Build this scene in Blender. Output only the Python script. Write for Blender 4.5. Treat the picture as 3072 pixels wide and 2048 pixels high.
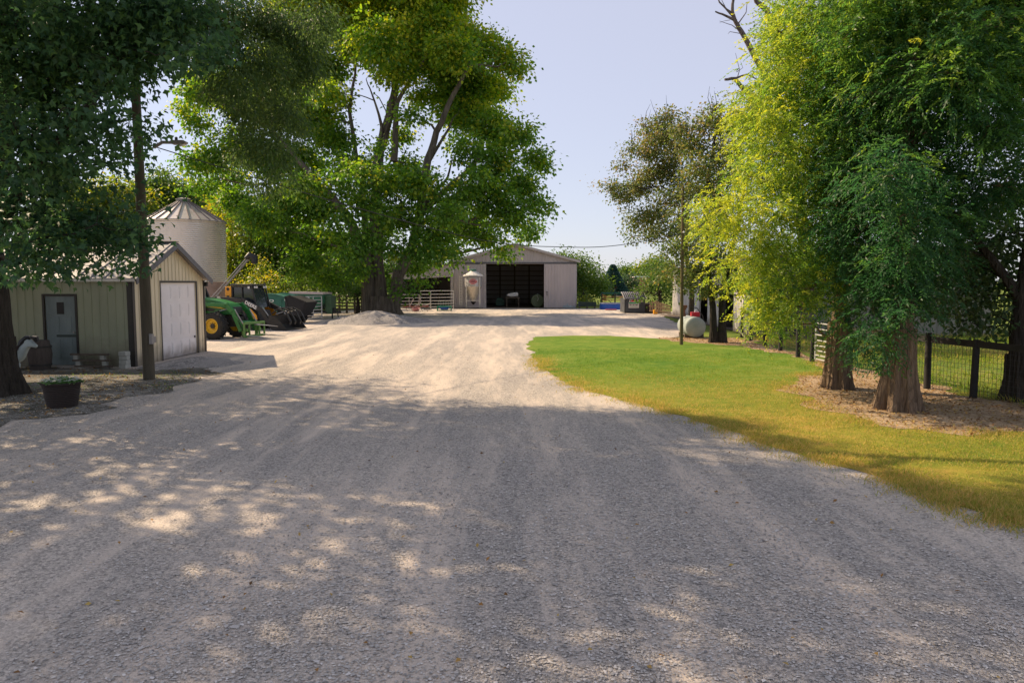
import bpy, bmesh, math, random
import numpy as np
from mathutils import Vector, Matrix, Euler
R = math.radians
random.seed(7); rng = np.random.default_rng(7)
for _o in list(bpy.data.objects): bpy.data.objects.remove(_o)
SC = bpy.context.scene; COL = SC.collection

# ---------------------------------------------------------------- camera, sky, sun, exposure
F_PX, CAM_H = 2150.0, 2.4
PITCH = math.atan(174 / F_PX)
cd = bpy.data.cameras.new('camera'); cam = bpy.data.objects.new('camera', cd); COL.objects.link(cam)
cam.location = (0, 0, CAM_H); cam.rotation_euler = (math.pi/2 - PITCH, 0, 0)
cd.sensor_width = 36; cd.lens = 36 * F_PX / 3072; cd.clip_start = 0.1; cd.clip_end = 3000
SC.camera = cam
SUN_EL, SUN_AZ = R(39), R(-58)            # azimuth from +Y towards +X: sun behind the trees, to the left
W = bpy.data.worlds.new('World'); SC.world = W; W.use_nodes = True
nt = W.node_tree; bg = nt.nodes['Background']
sky = nt.nodes.new('ShaderNodeTexSky'); sky.sky_type = 'NISHITA'; sky.sun_disc = False
sky.sun_elevation = SUN_EL; sky.sun_rotation = SUN_AZ % (2*math.pi)
sky.air_density = 1.0; sky.dust_density = 0.6; sky.ozone_density = 2.5; sky.altitude = 100
hz = nt.nodes.new('ShaderNodeMix'); hz.data_type = 'RGBA'; hz.inputs[0].default_value = 0.79
hz.inputs[7].default_value = (2.74, 2.68, 3.14, 1)       # thin high haze over the blue
nt.links.new(sky.outputs[0], hz.inputs[6]); nt.links.new(hz.outputs[2], bg.inputs[0]); bg.inputs[1].default_value = 0.14
sl = bpy.data.lights.new('sun', 'SUN'); sun = bpy.data.objects.new('sun', sl); COL.objects.link(sun)
sl.energy = 4.5; sl.angle = R(0.55); sl.color = (1.0, 0.78, 0.53)
sdir = Vector((math.sin(SUN_AZ)*math.cos(SUN_EL), math.cos(SUN_AZ)*math.cos(SUN_EL), math.sin(SUN_EL)))
sun.rotation_euler = (-sdir).to_track_quat('-Z', 'Y').to_euler()
SC.view_settings.view_transform = 'Standard'; SC.view_settings.look = 'None'
SC.view_settings.exposure = 0.76; SC.view_settings.gamma = 1.0
SC.cycles.max_bounces = 6; SC.cycles.diffuse_bounces = 3; SC.cycles.glossy_bounces = 2
SC.cycles.transmission_bounces = 4; SC.cycles.transparent_max_bounces = 6

# ---------------------------------------------------------------- pixel (3072 x 2048) -> world
_c, _s = math.cos(PITCH), math.sin(PITCH)
def at(u, v, Y):
    a, b = (u-1536)/F_PX, (v-1024)/F_PX
    dy, dz = _c - _s*b, -_s - _c*b
    t = Y/dy
    return Vector((a*t, Y, CAM_H + dz*t))
def G(u, v, z=0.0):
    a, b = (u-1536)/F_PX, (v-1024)/F_PX
    dy, dz = _c - _s*b, -_s - _c*b
    t = (z-CAM_H)/dz
    return Vector((a*t, dy*t, z))
def PX(px, Y): return px*Y/F_PX

# ---------------------------------------------------------------- materials
MATS = {}
def M(name, c1, c2=None, scale=6.0, rough=0.6, metal=0.0, bump=0.0, bscale=None, stretch=(1,1,1), spec=0.4, detail=4, c3=None, alpha=None, bdist=0.03):
    if name in MATS: return MATS[name]
    m = bpy.data.materials.new(name); m.use_nodes = True; MATS[name] = m
    t = m.node_tree; b = t.nodes['Principled BSDF']
    b.inputs['Roughness'].default_value = rough; b.inputs['Metallic'].default_value = metal
    b.inputs['Specular IOR Level'].default_value = spec
    c1 = tuple(c1)+(1,)
    if c2 is None: c2 = tuple(x*0.75 for x in c1[:3])
    tc = t.nodes.new('ShaderNodeTexCoord'); mp = t.nodes.new('ShaderNodeMapping'); mp.inputs['Scale'].default_value = stretch
    t.links.new(tc.outputs['Object'], mp.inputs[0])
    n = t.nodes.new('ShaderNodeTexNoise'); n.inputs['Scale'].default_value = scale; n.inputs['Detail'].default_value = detail
    n.inputs['Roughness'].default_value = 0.65
    t.links.new(mp.outputs[0], n.inputs['Vector'])
    cr = t.nodes.new('ShaderNodeValToRGB'); cr.color_ramp.elements[0].position = 0.3; cr.color_ramp.elements[1].position = 0.7
    cr.color_ramp.elements[0].color = tuple(c2)+(1,); cr.color_ramp.elements[1].color = c1
    if c3 is not None:
        e = cr.color_ramp.elements.new(0.5); e.color = tuple(c3)+(1,)
    t.links.new(n.outputs['Fac'], cr.inputs[0]); t.links.new(cr.outputs[0], b.inputs['Base Color'])
    if bump:
        n2 = t.nodes.new('ShaderNodeTexNoise'); n2.inputs['Scale'].default_value = bscale or scale*4; n2.inputs['Detail'].default_value = 5
        t.links.new(mp.outputs[0], n2.inputs['Vector'])
        bp = t.nodes.new('ShaderNodeBump'); bp.inputs['Strength'].default_value = bump; bp.inputs['Distance'].default_value = bdist
        t.links.new(n2.outputs['Fac'], bp.inputs['Height']); t.links.new(bp.outputs[0], b.inputs['Normal'])
    return m

def leaf_mat(name, cols, trans=0.45, rough=0.5):
    """cols: colours along the per-leaf 'tint' attribute"""
    m = bpy.data.materials.new(name); m.use_nodes = True; MATS[name] = m
    t = m.node_tree; b = t.nodes['Principled BSDF']; out = t.nodes['Material Output']
    b.inputs['Roughness'].default_value = rough; b.inputs['Specular IOR Level'].default_value = 0.35
    a = t.nodes.new('ShaderNodeAttribute'); a.attribute_name = 'tint'
    cr = t.nodes.new('ShaderNodeValToRGB')
    cr.color_ramp.elements[0].color = tuple(cols[0])+(1,); cr.color_ramp.elements[1].color = tuple(cols[-1])+(1,)
    for i, c in enumerate(cols[1:-1]):
        e = cr.color_ramp.elements.new((i+1)/(len(cols)-1)); e.color = tuple(c)+(1,)
    t.links.new(a.outputs['Fac'], cr.inputs[0]); t.links.new(cr.outputs[0], b.inputs['Base Color'])
    tr = t.nodes.new('ShaderNodeBsdfTranslucent')
    hs = t.nodes.new('ShaderNodeHueSaturation'); hs.inputs['Hue'].default_value = 0.49; hs.inputs['Saturation'].default_value = 1.1; hs.inputs['Value'].default_value = 1.9
    t.links.new(cr.outputs[0], hs.inputs['Color']); t.links.new(hs.outputs[0], tr.inputs[0])
    mx = t.nodes.new('ShaderNodeMixShader'); mx.inputs[0].default_value = trans
    t.links.new(b.outputs[0], mx.inputs[1]); t.links.new(tr.outputs[0], mx.inputs[2]); t.links.new(mx.outputs[0], out.inputs[0])
    return m

def glass_mat():
    m = M('dark_glass', (0.03,0.04,0.045), (0.02,0.025,0.03), rough=0.06, spec=0.8)
    return m

def add_dirt(m, h=0.35, col=(0.16,0.13,0.10), amount=0.75):
    """mud splashed up from the ground along the foot of a wall (object z)"""
    t = m.node_tree; b = t.nodes['Principled BSDF']; src = b.inputs['Base Color'].links[0].from_socket
    tc = t.nodes.new('ShaderNodeTexCoord'); sx = t.nodes.new('ShaderNodeSeparateXYZ'); t.links.new(tc.outputs['Object'], sx.inputs[0])
    n = t.nodes.new('ShaderNodeTexNoise'); n.inputs['Scale'].default_value = 3.0; n.inputs['Detail'].default_value = 6; t.links.new(tc.outputs['Object'], n.inputs['Vector'])
    a = t.nodes.new('ShaderNodeMath'); a.operation = 'MULTIPLY_ADD'; a.inputs[1].default_value = -h*1.6; t.links.new(n.outputs['Fac'], a.inputs[0]); t.links.new(sx.outputs[2], a.inputs[2])
    mr = t.nodes.new('ShaderNodeMapRange'); mr.inputs['From Min'].default_value = -h*.7; mr.inputs['From Max'].default_value = h*.45
    mr.inputs['To Min'].default_value = amount; mr.inputs['To Max'].default_value = 0.0; t.links.new(a.outputs[0], mr.inputs['Value'])
    mx = t.nodes.new('ShaderNodeMix'); mx.data_type = 'RGBA'; t.links.new(mr.outputs[0], mx.inputs[0]); t.links.new(src, mx.inputs[6]); mx.inputs[7].default_value = tuple(col)+(1,)
    t.links.new(mx.outputs[2], b.inputs['Base Color'])

# ---------------------------------------------------------------- object helpers
def tag(o, label=None, cat=None, group=None, kind=None):
    if label: o['label'] = label
    if cat: o['category'] = cat
    if group: o['group'] = group
    if kind: o['kind'] = kind
    return o
def empty(name, loc=(0,0,0), rz=0.0, label=None, cat=None, group=None):
    o = bpy.data.objects.new(name, None); o.empty_display_size = 0.3; COL.objects.link(o)
    o.location = loc; o.rotation_euler = (0,0,rz)
    return tag(o, label, cat, group)
def copy_tree(o, parent=None):
    c = o.copy(); COL.objects.link(c); c.parent = parent
    for ch in [x for x in bpy.data.objects if x.parent == o]:
        copy_tree(ch, c)
    return c

class MB:
    def __init__(s): s.v = []; s.f = []
    def add(s, vs, fs):
        k = len(s.v); s.v += [tuple(p) for p in vs]; s.f += [tuple(i+k for i in f) for f in fs]; return s
    def box(s, x0, x1, y0, y1, z0, z1):
        vs = [(x,y,z) for z in (z0,z1) for y in (y0,y1) for x in (x0,x1)]
        return s.add(vs, [(0,2,3,1),(4,5,7,6),(0,1,5,4),(2,6,7,3),(0,4,6,2),(1,3,7,5)])
    def beam(s, p, q, w, h, up=(0,0,1)):
        p, q = Vector(p), Vector(q); d = (q-p).normalized(); up = Vector(up)
        if abs(d.dot(up)) > 0.98: up = Vector((1,0,0))
        sx = d.cross(up).normalized(); uz = sx.cross(d).normalized()
        vs = [a + sx*(i*w/2) + uz*(j*h/2) for a in (p,q) for (i,j) in ((-1,-1),(1,-1),(1,1),(-1,1))]
        return s.add(vs, [(0,1,2,3),(7,6,5,4),(0,4,5,1),(1,5,6,2),(2,6,7,3),(3,7,4,0)])
    def tube(s, pts, rad, n=8, caps=True):
        pts = [Vector(p) for p in pts]
        if not hasattr(rad, '__len__'): rad = [rad]*len(pts)
        rings = []; prev = None
        for i, p in enumerate(pts):
            d = (pts[min(i+1,len(pts)-1)] - pts[max(i-1,0)])
            if d.length < 1e-6: d = Vector((0,0,1))
            d.normalize()
            if prev is None:
                a = Vector((1,0,0)) if abs(d.x) < 0.9 else Vector((0,1,0)); sx = d.cross(a).normalized()
            else:
                sx = prev - d*prev.dot(d)
                if sx.length < 1e-6: sx = d.cross(Vector((0,1,0)))
                sx.normalize()
            prev = sx; sy = d.cross(sx)
            rings.append([p + (sx*math.cos(2*math.pi*k/n) + sy*math.sin(2*math.pi*k/n))*rad[i] for k in range(n)])
        vs = [v for r in rings for v in r]; fs = []
        for i in range(len(pts)-1):
            for k in range(n):
                a, b = i*n+k, i*n+(k+1)%n
                fs.append((a, b, b+n, a+n))
        if caps: fs += [tuple(reversed(range(n))), tuple(range((len(pts)-1)*n, len(pts)*n))]
        return s.add(vs, fs)
    def lathe(s, prof, n=24, o=(0,0,0), axis='z', caps=True):
        vs = []
        for r, z in prof:
            for k in range(n):
                a = 2*math.pi*k/n; x, y = r*math.cos(a), r*math.sin(a)
                p = {'z': (x,y,z), 'y': (x,z,y), 'x': (z,x,y)}[axis]
                vs.append((p[0]+o[0], p[1]+o[1], p[2]+o[2]))
        fs = []
        for i in range(len(prof)-1):
            for k in range(n):
                a, b = i*n+k, i*n+(k+1)%n
                fs.append((a,b,b+n,a+n))
        if caps:
            fs += [tuple(reversed(range(n))), tuple(range((len(prof)-1)*n, len(prof)*n))]
        return s.add(vs, fs)
    def prism(s, poly, a0, a1, axis='y'):
        """poly in the two other axes (x,z for y; y,z for x; x,y for z)"""
        def P(u, w, a): return {'y': (u,a,w), 'x': (a,u,w), 'z': (u,w,a)}[axis]
        n = len(poly); vs = [P(u,w,a0) for u,w in poly] + [P(u,w,a1) for u,w in poly]
        fs = [tuple(range(n)), tuple(reversed(range(n,2*n)))] + [(i, i+n, (i+1)%n+n, (i+1)%n) for i in range(n)]
        return s.add(vs, fs)
    def split(s, k): return s
    def build(s, name, mat, parent=None, smooth=False, bevel=0, loc=None, rot=None):
        me = bpy.data.meshes.new(name); me.from_pydata(s.v, [], s.f)
        bm = bmesh.new(); bm.from_mesh(me); bmesh.ops.recalc_face_normals(bm, faces=bm.faces[:]); bm.to_mesh(me); bm.free()
        me.materials.append(mat)
        if smooth:
            me.polygons.foreach_set('use_smooth', [True]*len(me.polygons))
            try: me.set_sharp_from_angle(angle=R(40))
            except Exception: pass
        o = bpy.data.objects.new(name, me); COL.objects.link(o); o.parent = parent
        if loc: o.location = loc
        if rot: o.rotation_euler = rot
        if bevel:
            b = o.modifiers.new('bevel', 'BEVEL'); b.width = bevel; b.segments = 2; b.limit_method = 'ANGLE'; b.angle_limit = R(40)
        return o

def np_mesh(name, verts, faces, mat, parent=None, tint=None, smooth=False):
    """verts (N,3), faces (M,k)"""
    me = bpy.data.meshes.new(name); k = faces.shape[1]
    me.vertices.add(len(verts)); me.vertices.foreach_set('co', verts.astype(np.float32).ravel())
    me.loops.add(faces.size); me.loops.foreach_set('vertex_index', faces.astype(np.int32).ravel())
    me.polygons.add(len(faces)); me.polygons.foreach_set('loop_start', np.arange(0, faces.size, k, dtype=np.int32))
    me.polygons.foreach_set('loop_total', np.full(len(faces), k, dtype=np.int32))
    if smooth: me.polygons.foreach_set('use_smooth', np.ones(len(faces), dtype=bool))
    me.update(calc_edges=True)
    if tint is not None:
        a = me.attributes.new('tint', 'FLOAT', 'POINT'); a.data.foreach_set('value', tint.astype(np.float32))
    me.materials.append(mat)
    o = bpy.data.objects.new(name, me); COL.objects.link(o); o.parent = parent
    return o

def sheet(name, pts, z, mat, jitter=0.0, step=0.5, th=None):
    """flat ground sheet with a wandering edge"""
    out = []
    n = len(pts)
    for i in range(n):
        a, b = Vector(pts[i][:2]), Vector(pts[(i+1)%n][:2]); L = (b-a).length; k = max(1, min(200, int(L/step)))
        nn = Vector((-(b-a).y, (b-a).x)).normalized()
        for j in range(k):
            p = a.lerp(b, j/k)
            w = jitter*(math.sin(p.x*1.7+p.y*2.3)*0.5 + math.sin(p.x*4.1-p.y*3.3)*0.35 + random.uniform(-.5,.5))
            out.append((p + nn*w))
    from mathutils.geometry import tessellate_polygon
    tri = tessellate_polygon([[Vector((p.x,p.y,0)) for p in out]])
    me = bpy.data.meshes.new(name); me.from_pydata([(p.x,p.y,z) for p in out], [], [tuple(t) for t in tri])
    bm = bmesh.new(); bm.from_mesh(me); bmesh.ops.recalc_face_normals(bm, faces=bm.faces[:]); bm.to_mesh(me); bm.free()
    if me.polygons and me.polygons[0].normal.z < 0: me.flip_normals()
    me.materials.append(mat); o = bpy.data.objects.new(name, me); COL.objects.link(o)
    o['kind'] = 'structure'
    return o, np.array([(p.x,p.y) for p in out])

def in_poly(P, poly):
    x, y = P[:,0], P[:,1]; ins = np.zeros(len(P), bool); n = len(poly); j = n-1
    for i in range(n):
        xi, yi, xj, yj = *poly[i], *poly[j]
        c = ((yi > y) != (yj > y)) & (x < (xj-xi)*(y-yi)/(yj-yi+1e-12)+xi)
        ins ^= c; j = i
    return ins
def noise2(P, s, seed=0):
    r = np.random.default_rng(seed+99); v = np.zeros(len(P))
    for k in range(7):
        a = r.uniform(0, 2*np.pi); f = s*(0.6+0.35*k); v += np.sin((P[:,0]*np.cos(a)+P[:,1]*np.sin(a))*f + r.uniform(0,6))/ (1+0.25*k)
    return v/3.0

def text_obj(name, body, size, mat, parent, loc, rot, depth=0.004, squash=1.0, bold=0.0):
    cu = bpy.data.curves.new(name, 'FONT'); cu.body = body; cu.size = size; cu.extrude = depth; cu.align_x = 'CENTER'; cu.align_y = 'CENTER'; cu.offset = bold
    t = bpy.data.objects.new(name+'_src', cu); COL.objects.link(t)
    dg = bpy.context.evaluated_depsgraph_get(); me = bpy.data.meshes.new_from_object(t.evaluated_get(dg))
    bpy.data.objects.remove(t); me.materials.clear(); me.materials.append(mat)
    o = bpy.data.objects.new(name, me); COL.objects.link(o); o.parent = parent; o.location = loc; o.rotation_euler = rot; o.scale = (squash,1,1)
    return o

# ---------------------------------------------------------------- foliage
T_DIAM = (np.array([(0,0,0),(0.45,-0.5,0.10),(1,0,-0.08),(0.45,0.5,0.10)]), np.array([(0,1,2,3)]))
T_MAPLE = (np.array([(0,0,0),(0.30,-0.62,0.02),(0.50,-0.22,0.08),(1,0,-0.12),(0.50,0.22,0.08),(0.30,0.62,0.02)]), np.array([(0,1,2,3),(0,3,4,5)]))
def unit(a): return a/(np.linalg.norm(a, axis=1, keepdims=True)+1e-9)
def leaf_arrays(pos, d, n, l, w, T):
    V, Fc = T; N = len(pos); k = len(V)
    d = unit(d); s = unit(np.cross(d, n)); n = np.cross(s, d)
    l = l[:,None,None]; w = w[:,None,None]
    vs = pos[:,None,:] + d[:,None,:]*V[None,:,0:1]*l + s[:,None,:]*V[None,:,1:2]*w + n[:,None,:]*V[None,:,2:3]*l
    fs = (np.arange(N)*k)[:,None,None] + Fc[None]
    return vs.reshape(-1,3), fs.reshape(-1,4), k
def blob_points(blobs, dens, rg, shell=0.55):
    """blobs rows: x,y,z,r(,squash). returns spray centres and the outward direction"""
    C, D, RR = [], [], []
    for b in blobs:
        x, y, z, r = b[:4]; sq = b[4] if len(b) > 4 else 0.85
        n = max(3, int(dens * r**2 * 4 * 3.0)); d = unit(rg.normal(size=(n,3)))
        rad = (shell + (1-shell)*rg.random(n)**0.7)*r*rg.uniform(0.7,1.10,n)*np.where(rg.random(n) < .16, rg.uniform(1.0,1.45,n), 1)
        lob = 1+0.22*np.sin(d[:,0]*4+rg.uniform(0,6))*np.cos(d[:,1]*4+rg.uniform(0,6))+0.15*np.sin(d[:,2]*6+rg.uniform(0,6))
        c = np.array([x,y,z]) + d*(rad*lob)[:,None]*np.array([rg.uniform(.85,1.15),rg.uniform(.85,1.15),sq*rg.uniform(.8,1.15)])
        C.append(c); D.append(d); RR.append(np.full(n, r))
    return np.concatenate(C), np.concatenate(D), np.concatenate(RR)
def crown(name, blobs, mat, parent, dens=1.0, per=30, spread=0.5, leaf=(0.12,0.08), droop=0.5, T=T_DIAM, seed=1, tint=(0.5,0.25,0.15), shell=0.5, zmin=0.3, tintfn=None):
    rg = np.random.default_rng(seed)
    C, D, _ = blob_points(blobs, dens, rg, shell)
    N = len(C); m = N*per
    stint = rg.normal(tint[0], tint[1], N)
    off = rg.normal(size=(N,per,3))*np.array([1,1,0.6])*spread*rg.uniform(0.6,1.3,(N,1,1))
    off[:,:,2] -= np.abs(rg.normal(size=(N,per)))*spread*droop*0.8
    pos = (C[:,None,:]+off).reshape(-1,3)
    d = unit(D[:,None,:]*0.5 + off/spread*0.4 + rg.normal(size=(N,per,3))*0.5).reshape(-1,3) if False else unit((D[:,None,:]*0.5 + off/spread*0.4 + rg.normal(size=(N,per,3))*0.5).reshape(-1,3))
    d[:,2] -= droop; d = unit(d)
    nrm = unit(rg.normal(size=(m,3))*0.7 + np.array([0,0,1.0]))
    sc = rg.uniform(0.65,1.25,m)
    t = np.repeat(stint, per) + rg.normal(0, tint[2], m)
    if tintfn is not None: t = t + tintfn(pos)
    keep = pos[:,2] > zmin
    pos, d, nrm, sc, t = pos[keep], d[keep], nrm[keep], sc[keep], t[keep]
    vs, fs, k = leaf_arrays(pos, d, nrm, leaf[0]*sc, leaf[1]*sc, T)
    o = np_mesh(name, vs, fs, mat, parent, np.clip(np.repeat(t, k), 0, 1))
    return o, C
def feather_crown(name, blobs, mat, parent, dens=1.0, fronds=7, leaflets=14, flen=0.38, leaf=(0.09,0.012), seed=1, tint=(0.5,0.25,0.12), shell=0.5, zmin=0.35, tintfn=None):
    """cypress foliage: drooping fronds set with thin leaflets"""
    rg = np.random.default_rng(seed)
    C, D, _ = blob_points(blobs, dens, rg, shell); N = len(C)
    stint = rg.normal(tint[0], tint[1], N)
    D = D.copy(); D[:,2] *= 0.4; D = unit(D)
    fo = C[:,None,:] + rg.normal(size=(N,fronds,3))*0.20
    fd = unit((D[:,None,:]*0.9 + rg.normal(size=(N,fronds,3))*0.55).reshape(-1,3)); fd[:,2] -= 0.22; fd = unit(fd)
    fo = fo.reshape(-1,3); K = len(fo); L = flen*rg.uniform(0.6,1.3,K)
    s = (np.arange(leaflets)+0.5)/leaflets
    curve = fo[:,None,:] + fd[:,None,:]*(L[:,None]*s)[:,:,None]; curve[:,:,2] -= (L[:,None]*s**2)*0.38
    side = unit(np.cross(fd, np.array([0,0,1.0])) + rg.normal(size=(K,3))*0.3)
    sg = np.where(np.arange(leaflets)%2 == 0, 1.0, -1.0)
    dd = fd[:,None,:]*0.9 + side[:,None,:]*sg[None,:,None]*0.75 + rg.normal(size=(K,leaflets,3))*0.22; dd[:,:,2] -= 0.28
    pos = curve.reshape(-1,3); dd = unit(dd.reshape(-1,3)); m = len(pos)
    nrm = unit(rg.normal(size=(m,3))+np.array([0,0,0.8])); sc = rg.uniform(0.7,1.3,m)*np.tile(1.15-0.6*s, K)
    t = np.repeat(np.repeat(stint, fronds) + rg.normal(0, tint[2], K), leaflets)
    if tintfn is not None: t = t + tintfn(pos)
    keep = pos[:,2] > zmin; pos, dd, nrm, sc, t = pos[keep], dd[keep], nrm[keep], sc[keep], t[keep]
    vs, fs, k = leaf_arrays(pos, dd, nrm, leaf[0]*sc, leaf[1]*np.ones(len(sc)), T_DIAM)
    o = np_mesh(name, vs, fs, mat, parent, np.clip(np.repeat(t, k), 0, 1))
    return o, C

def wob(p, q, k, a, rg):
    p, q = Vector(p), Vector(q); out = [p.copy()]
    for i in range(1, k):
        t = i/k; out.append(p.lerp(q, t) + Vector(rg.normal(size=3))*a*math.sin(math.pi*t))
    out.append(q.copy()); return out
def trunk_mesh(name, mat, parent, stems, blobs, base_flare=None, seed=1, sub=5, limb_r=0.10, twigs=None, twig_r=0.012, autolimb=True, lobes=6, hang=False):
    """stems: list of (points, r0, r1). Limbs run from the stems to every blob, branches fan out inside each"""
    rg = np.random.default_rng(seed+50); b = MB(); nodes = []
    for pts, r0, r1 in stems:
        pts = [Vector(p) for p in pts]; dense = []
        for i in range(len(pts)-1):
            for j in range(3):
                dense.append(pts[i].lerp(pts[i+1], j/3) + Vector(rg.normal(size=3))*(r1+r0)*0.06)
        dense.append(pts[-1]); n = len(dense); rad = [r0 + (r1-r0)*(i/(n-1))**0.8 for i in range(n)]
        b.tube(dense, rad, n=12 if r0 > 0.15 else 7)
        nodes += [(p, rr) for p, rr in zip(dense, rad)]
    if base_flare:
        for (p, r, h, fl) in base_flare:
            n = 80; rows = 14; vs = []; ph = rg.uniform(0,6)
            for i in range(rows+1):
                t = i/rows; z = h*t
                for k in range(n):
                    a = 2*math.pi*k/n; f = (1-t)**2.2
                    rr = r*(1 + fl*f*(1 + 0.55*math.cos(lobes*a+ph)+0.25*math.cos(3*a+1.3*ph))) * (1+0.045*math.sin(13*a+2*t+ph)+0.03*math.sin(29*a-4*t)+0.02*math.sin(7*t*6+a*3))
                    vs.append((p[0]+rr*math.cos(a), p[1]+rr*math.sin(a), p[2]+z-0.05))
            fs = [(i*n+k, i*n+(k+1)%n, (i+1)*n+(k+1)%n, (i+1)*n+k) for i in range(rows) for k in range(n)]
            b.add(vs, fs)
    if autolimb:
        for bl in blobs:
            c = Vector(bl[:3]); r = bl[3]
            cand = nodes if hang else ([(p,rr) for p,rr in nodes if p.z < c.z + 0.3*r and p.z > 0.8] or nodes)
            p, rr = min(cand, key=lambda q: (q[0]-c).length + (0 if hang else max(0, q[0].z-c.z)*2))
            L = (c-p).length
            if L > 0.3:
                r0 = min(rr*0.7, limb_r*(0.5+L*0.12)); mid = wob(p, c, 5, L*0.05, rg)
                for i in range(1,5): mid[i].z += math.sin(math.pi*i/5)*L*0.05
                b.tube(mid, [r0*(1-0.7*i/5) for i in range(6)], n=6, caps=False)
                nodes += [(q, r0*0.5) for q in mid[2:]]
                re = r0*0.32
            else: re = limb_r*0.3
            for k in range(sub):
                d = Vector(rg.normal(size=3)); d.normalize(); e = c + Vector((d.x, d.y, d.z*0.8))*r*rg.uniform(0.6,1.0)
                if e.z < 0.4: continue
                b.tube(wob(c, e, 3, r*0.10, rg), [re, re*0.75, re*0.5, re*0.25], n=4, caps=False)
    if twigs is not None:
        cs = np.array([bl[:3] for bl in blobs])
        for t in twigs:
            k = int(np.argmin(((cs-t)**2).sum(1))); c = Vector(cs[k]); e = Vector(t); p = c.lerp(e, rg.uniform(0.35,0.6))
            if e.z < 0.4: continue
            b.tube([p, p.lerp(e,0.5)+Vector(rg.normal(size=3))*0.05, e], [twig_r*1.6, twig_r, twig_r*0.5], n=3, caps=False)
    return b.build(name, mat, parent, smooth=True)
def pxblobs(lst, Z, ox=0, oy=0, sc=1.0, jz=0.0, seed=3, sq=0.85):
    rg = np.random.default_rng(seed); out = []
    for row in lst:
        u, v, r = row[:3]; Zb = Z + (row[3] if len(row) > 3 else 0) + rg.uniform(-jz, jz)
        p = at(ox+u*sc, oy+v*sc, Zb); out.append((p.x, p.y, max(p.z,0.8), PX(r*sc, Zb), sq))
    return out
def px_line(pts, Z, ox=0, oy=0, sc=1.0, dz=0): return [at(ox+u*sc, oy+v*sc, Z + (dz*i/len(pts))) for i,(u,v) in enumerate(pts)]

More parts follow.
